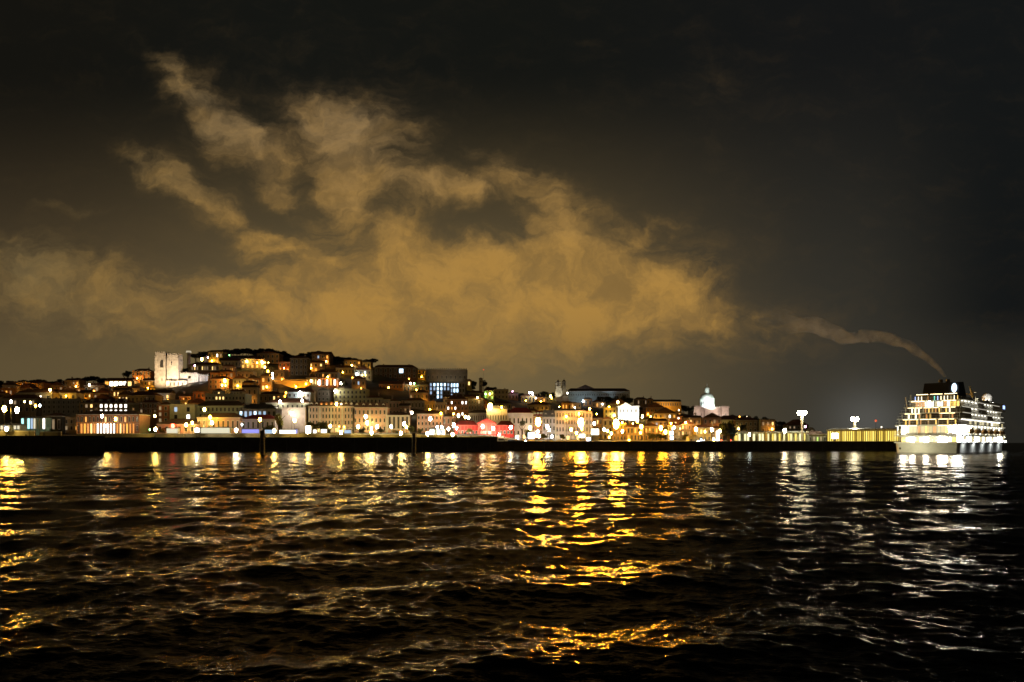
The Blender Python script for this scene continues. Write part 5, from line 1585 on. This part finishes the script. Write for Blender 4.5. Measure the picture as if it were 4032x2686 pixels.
    for i in range(3, 6):
        for y in np.arange(8, L * .74, 6.9): MB().box(B - 1.55, B + .1, y, y + .18, decks[i] + .36, decks[i + 1] - .01).build('balcony_divider', wh, t_)
    for i in range(2, 7):  # added glowing strips stand in for the pale lit deck edges
        for a in range(4):
            y0 = inset[i] + (ln_[i] - inset[i] - 1) * a / 4
            MB().box(B + (.36 if i < 5 else -.04), B + (.40 if i < 5 else 0), y0 + .3, y0 + (ln_[i] - inset[i] - 1) / 4 - .3, decks[i] + .05, decks[i] + .3).build('edge_light', EDG, t_)
    STR = glow('ship_ceiling', (1, .76, .38), 9.0); STS = glow('ship_ceiling_cool', (1, .95, .80), 8.0)  # strips added under the decks to brighten the recesses
    for i in range(1, 7):
        for a in range(3):
            xa = 2 + lx[i] + (B - 4 - lx[i]) * a / 3
            if (i * 2 + a) % 4 == 3: continue
            MB().box(xa + .4, xa + (B - 4 - lx[i]) / 3 - .4, inset[i] + .9, inset[i] + 1.2, (decks[i + 1] if i < 6 else 25.4) - .14, (decks[i + 1] if i < 6 else 25.4) - .04).build('ceiling_light', STR, t_)
        if i > 5: continue
        for a in range(5):
            y0 = 6 + (ln_[i] - 14) * a / 5
            if (i * 3 + a) % 5 in (2, 4) and i > 2: continue
            MB().box(B - .9, B - .6, y0 + 1, y0 + (ln_[i] - 14) / 5 - 1, decks[i + 1] - .14, decks[i + 1] - .04).build('ceiling_light', STS, t_)
    # top deck clutter, funnel, mast, radome
    stern_row(22.9, 24.6, 9.0, 'BWW.A.TBWWWPWG', 5, B - 2, 'deck_light', gap=.5)
    MB().box(5.2, B - 4, 9.02, 60, 22.76, 25.2).build('sun_deck_house', dk, t_)
    fx0, fx1 = 6.2, 20.6
    k = MB()
    zf0, zf1 = 25.21, 31.6
    A_ = [(fx0, 18, zf0), (fx1, 18, zf0), (fx1, 32, zf0), (fx0, 32, zf0)]; C_ = [(fx0 + .6, 19, zf1 - .7), (fx1 - .6, 19, zf1 - .7), (fx1 - .6, 29, zf1), (fx0 + .6, 29, zf1)]
    k.face(A_[::-1]); k.face(C_)
    for i in range(4):
        j = (i + 1) % 4; k.face([A_[i], A_[j], C_[j], C_[i]])
    fn = k.build('funnel', pbr('funnel_black', (.012, .012, .014), .6), t_)
    MB().cone((fx0 + fx1) / 2 - 1, 23, zf1 - .3, zf1 + 1.0, .9, .8, 10).cone((fx0 + fx1) / 2 + 1.4, 25, zf1 - .3, zf1 + 1.1, .9, .8, 10).build('exhaust_pipe', dk, fn)
    em = MB(); cx_, cy_, cz_ = 18.6, 18.35, 28.4
    pts = [(cx_ + 1.0 * math.cos(a), cy_ - .25 + .17 * math.sin(a) * 1.0, cz_ + 2.0 * math.sin(a)) for a in np.linspace(0, 2 * math.pi, 20, endpoint=False)]
    em.face(pts); em.face([(x, y - .12, z) for x, y, z in pts][::-1])
    for i in range(20):
        j = (i + 1) % 20; em.face([pts[i], pts[j], (pts[j][0], pts[j][1] - .12, pts[j][2]), (pts[i][0], pts[i][1] - .12, pts[i][2])])
    em.build('funnel_emblem', glow('emblem_light', (.62, .82, 1), 2.5), fn)
    k = MB().rod((B - 4.3, 52, 23.8), (B - 6.3, 53, 31.0), .75, .28, 6).rod((B - 5.4, 52.5, 28.4), (B - 3.4, 52.5, 28), .25, .18, 5).rod((B - 5, 52.4, 27), (B - 7.6, 52.4, 27.5), .25, .18, 5).box(B - 6.5, B - 2.5, 50.5, 55, 23.91, 25.2)
    k.build('mast', pbr('ship_mast', (.6, .56, .42), .6), t_)
    MB().ball((B - 2.7, 73, 26.2), 2.3, 2.3, 2.4, 14, 8).cone(B - 2.7, 73, 23.8, 24.6, 1.0, .9, 8).build('radome', wh, t_, True)
    MB().box(4.6, B - .1, 50, L * .70, 22.77, 23.9).build('upper_house', wh, t_)
    k = MB().box(4.4, 4.8, 5.5, 5.9, 22.76, 25.4).rod((3.6, 4.2, 20.0), (3.0, 4.2, 24.3), .2, .12, 5); k.build('flag_staff', wh, t_)
    bridge = MB().box(-1, B + 1, L * .70 + .1, L * .76, 19.97, 24).build('bridge', wh, t_)
    MB().box(B + 1.01, B + 1.08, L * .71, L * .75, 21.5, 23.2).build('pane', BLs, bridge)
    # navigation lights hung on the side
    for y, z in ((L * .93, 13.5), (L * .97, 7.5)):
        MB().box(B - 4, B - 3.4, y, y + .6, z - 1, z + 1).build('deck_light', PAs, t_)
    for y in (6, 26, 46, 66, 86, 102):  # added outboard beams without fixtures, whiten the hull side
        ld = bpy.data.lights.new('side_beam', 'SPOT'); ld.energy = 4500; ld.color = (.92, .97, 1); ld.spot_size = R(150); ld.spot_blend = 1; ld.shadow_soft_size = .3
        lo = bpy.data.objects.new('side_beam', ld); COL.objects.link(lo); lo.parent = t_; lo.location = (B + 2.6, y, 6.5)
        lo.rotation_euler = Vector((-.9, 0, -1)).to_track_quat('-Z', 'Y').to_euler()
    return t_, o, ax, st, B


ship, so, sax, sst, SB = cruise_ship()
def shipP(x, y, z): return so + sst * x + sax * y + Vector((0, 0, z))


flood('deck_floodlight', 'floodlight on the cruise ship deck aimed up at the funnel smoke', tuple(shipP(13, 36, 26)), tuple(shipP(4, 24, 52)), 130000, (.9, .95, 1), 75)  # added to brighten the smoke
flood('deck_floodlight', 'floodlight on the cruise ship aimed at the mast and ball', tuple(shipP(SB - .9, 62, 24.5)), tuple(shipP(SB - 2.7, 73, 26.4)), 5000, (1, .97, .9), 110)  # added to brighten the radome
flood('dock_floodlight', 'floodlight low on the dock aimed at the ship stern', tuple(shipP(6, -16, 2.5)), tuple(shipP(12, 0, 4)), 14000, (1, .9, .55), 120)  # added to brighten the stern hull, stands on nothing

p = PT(3513, 1657, 400)
t_ = thing('signal_mast', 'thin mast with a small red light left of the cruise ship', 'mast', (p.x, 418, 5.5))
MB().cone(0, 0, 0, p.z - 5.5, .14, .06, 5).build('pole', IRON, t_)
MB().ball((0, 0, p.z - 5.5 + .5), .7, .7, .7, 6, 4).build('lamp_head', glow('beacon_red', (1, .12, .05), .8, 'NONE'), t_)

flood('deck_floodlight', 'floodlight on the cruise ship deck aimed at its small mast', tuple(shipP(SB - 4, 46, 23.6)), tuple(shipP(SB - 5, 52.5, 28)), 2500, (1, .95, .8), 90)  # added to brighten the mast

# ------------------------------------------------------------------ funnel smoke
def smoke():
    start = shipP(16, 24, 32.2)
    pts = [(3722, 1484, 345, 7), (3700, 1458, 348, 10), (3668, 1425, 352, 14), (3625, 1392, 357, 18), (3570, 1358, 363, 22), (3505, 1334, 370, 26), (3430, 1322, 378, 28), (3370, 1330, 386, 30), (3310, 1322, 394, 32), (3240, 1300, 403, 36), (3160, 1278, 412, 42), (3080, 1255, 422, 46), (2990, 1235, 433, 50)]
    C = [PT(a, b_, d) for a, b_, d, w in pts]; Wd = [pw(w, d) for a, b_, d, w in pts]
    # resample
    k = MB(); n_ = 14; rings = []
    N = 60; r2 = np.random.default_rng(5)
    for i in range(N):
        s = i / (N - 1) * (len(C) - 1); a = min(int(s), len(C) - 2); f = s - a
        c = C[a].lerp(C[a + 1], f); w = Wd[a] + (Wd[a + 1] - Wd[a]) * f
        d = (C[a + 1] - C[a]).normalized(); u = Vector((0, 1, 0)); v = d.cross(u).normalized()
        c = c + v * (math.sin(i * .9) * w * .12 + math.sin(i * .37 + 1) * w * .2 * (i / N))
        ring = []
        for j in range(n_):
            t__ = 2 * math.pi * j / n_
            rr = w * .85 * (1 + .22 * math.sin(3 * t__ + i * .5) * min(1, i / 12))
            ring.append(len(k.v)); k.v.append(tuple(c + v * rr * math.cos(t__) + u * rr * 1.3 * math.sin(t__)))
        rings.append(ring)
    for a, b_ in zip(rings, rings[1:]):
        for j in range(n_):
            q = (j + 1) % n_; k.f.append((a[j], a[q], b_[q], b_[j])); k.mi.append(0)
    k.f.append(tuple(reversed(rings[0]))); k.f.append(tuple(rings[-1])); k.mi += [0, 0]
    m = bpy.data.materials.new('smoke'); m.use_nodes = True; t2 = NT(m.node_tree); t2.n.clear()
    pv = t2.add('ShaderNodeVolumePrincipled'); pv.inputs['Color'].default_value = (.68, .74, 1, 1)
    gg = t2.add('ShaderNodeNewGeometry'); sx_ = t2.add('ShaderNodeSeparateXYZ'); t2.l.new(gg.outputs['Position'], sx_.inputs[0])
    nz_ = t2.ss(t2.noise(gg.outputs['Position'], .16, 3, .6), .30, .68)
    fl = t2.m('MULTIPLY_ADD', t2.ss(sx_.outputs[0], 150, 192), .24, .006)
    t2.put(pv.inputs['Density'], t2.m('MULTIPLY', fl, t2.m('MULTIPLY_ADD', nz_, .8, .25)))
    ou = t2.add('ShaderNodeOutputMaterial'); t2.l.new(pv.outputs[0], ou.inputs['Volume'])
    o = k.build('funnel_smoke', m, None, True)
    import bmesh
    bm = bmesh.new(); bm.from_mesh(o.data); bmesh.ops.recalc_face_normals(bm, faces=bm.faces); bm.to_mesh(o.data); bm.free()
    tag(o, 'thin grey smoke plume drifting left from the ship funnel', 'smoke', kind='stuff')


smoke()
print('objects', len(bpy.data.objects), 'fill houses', NF)
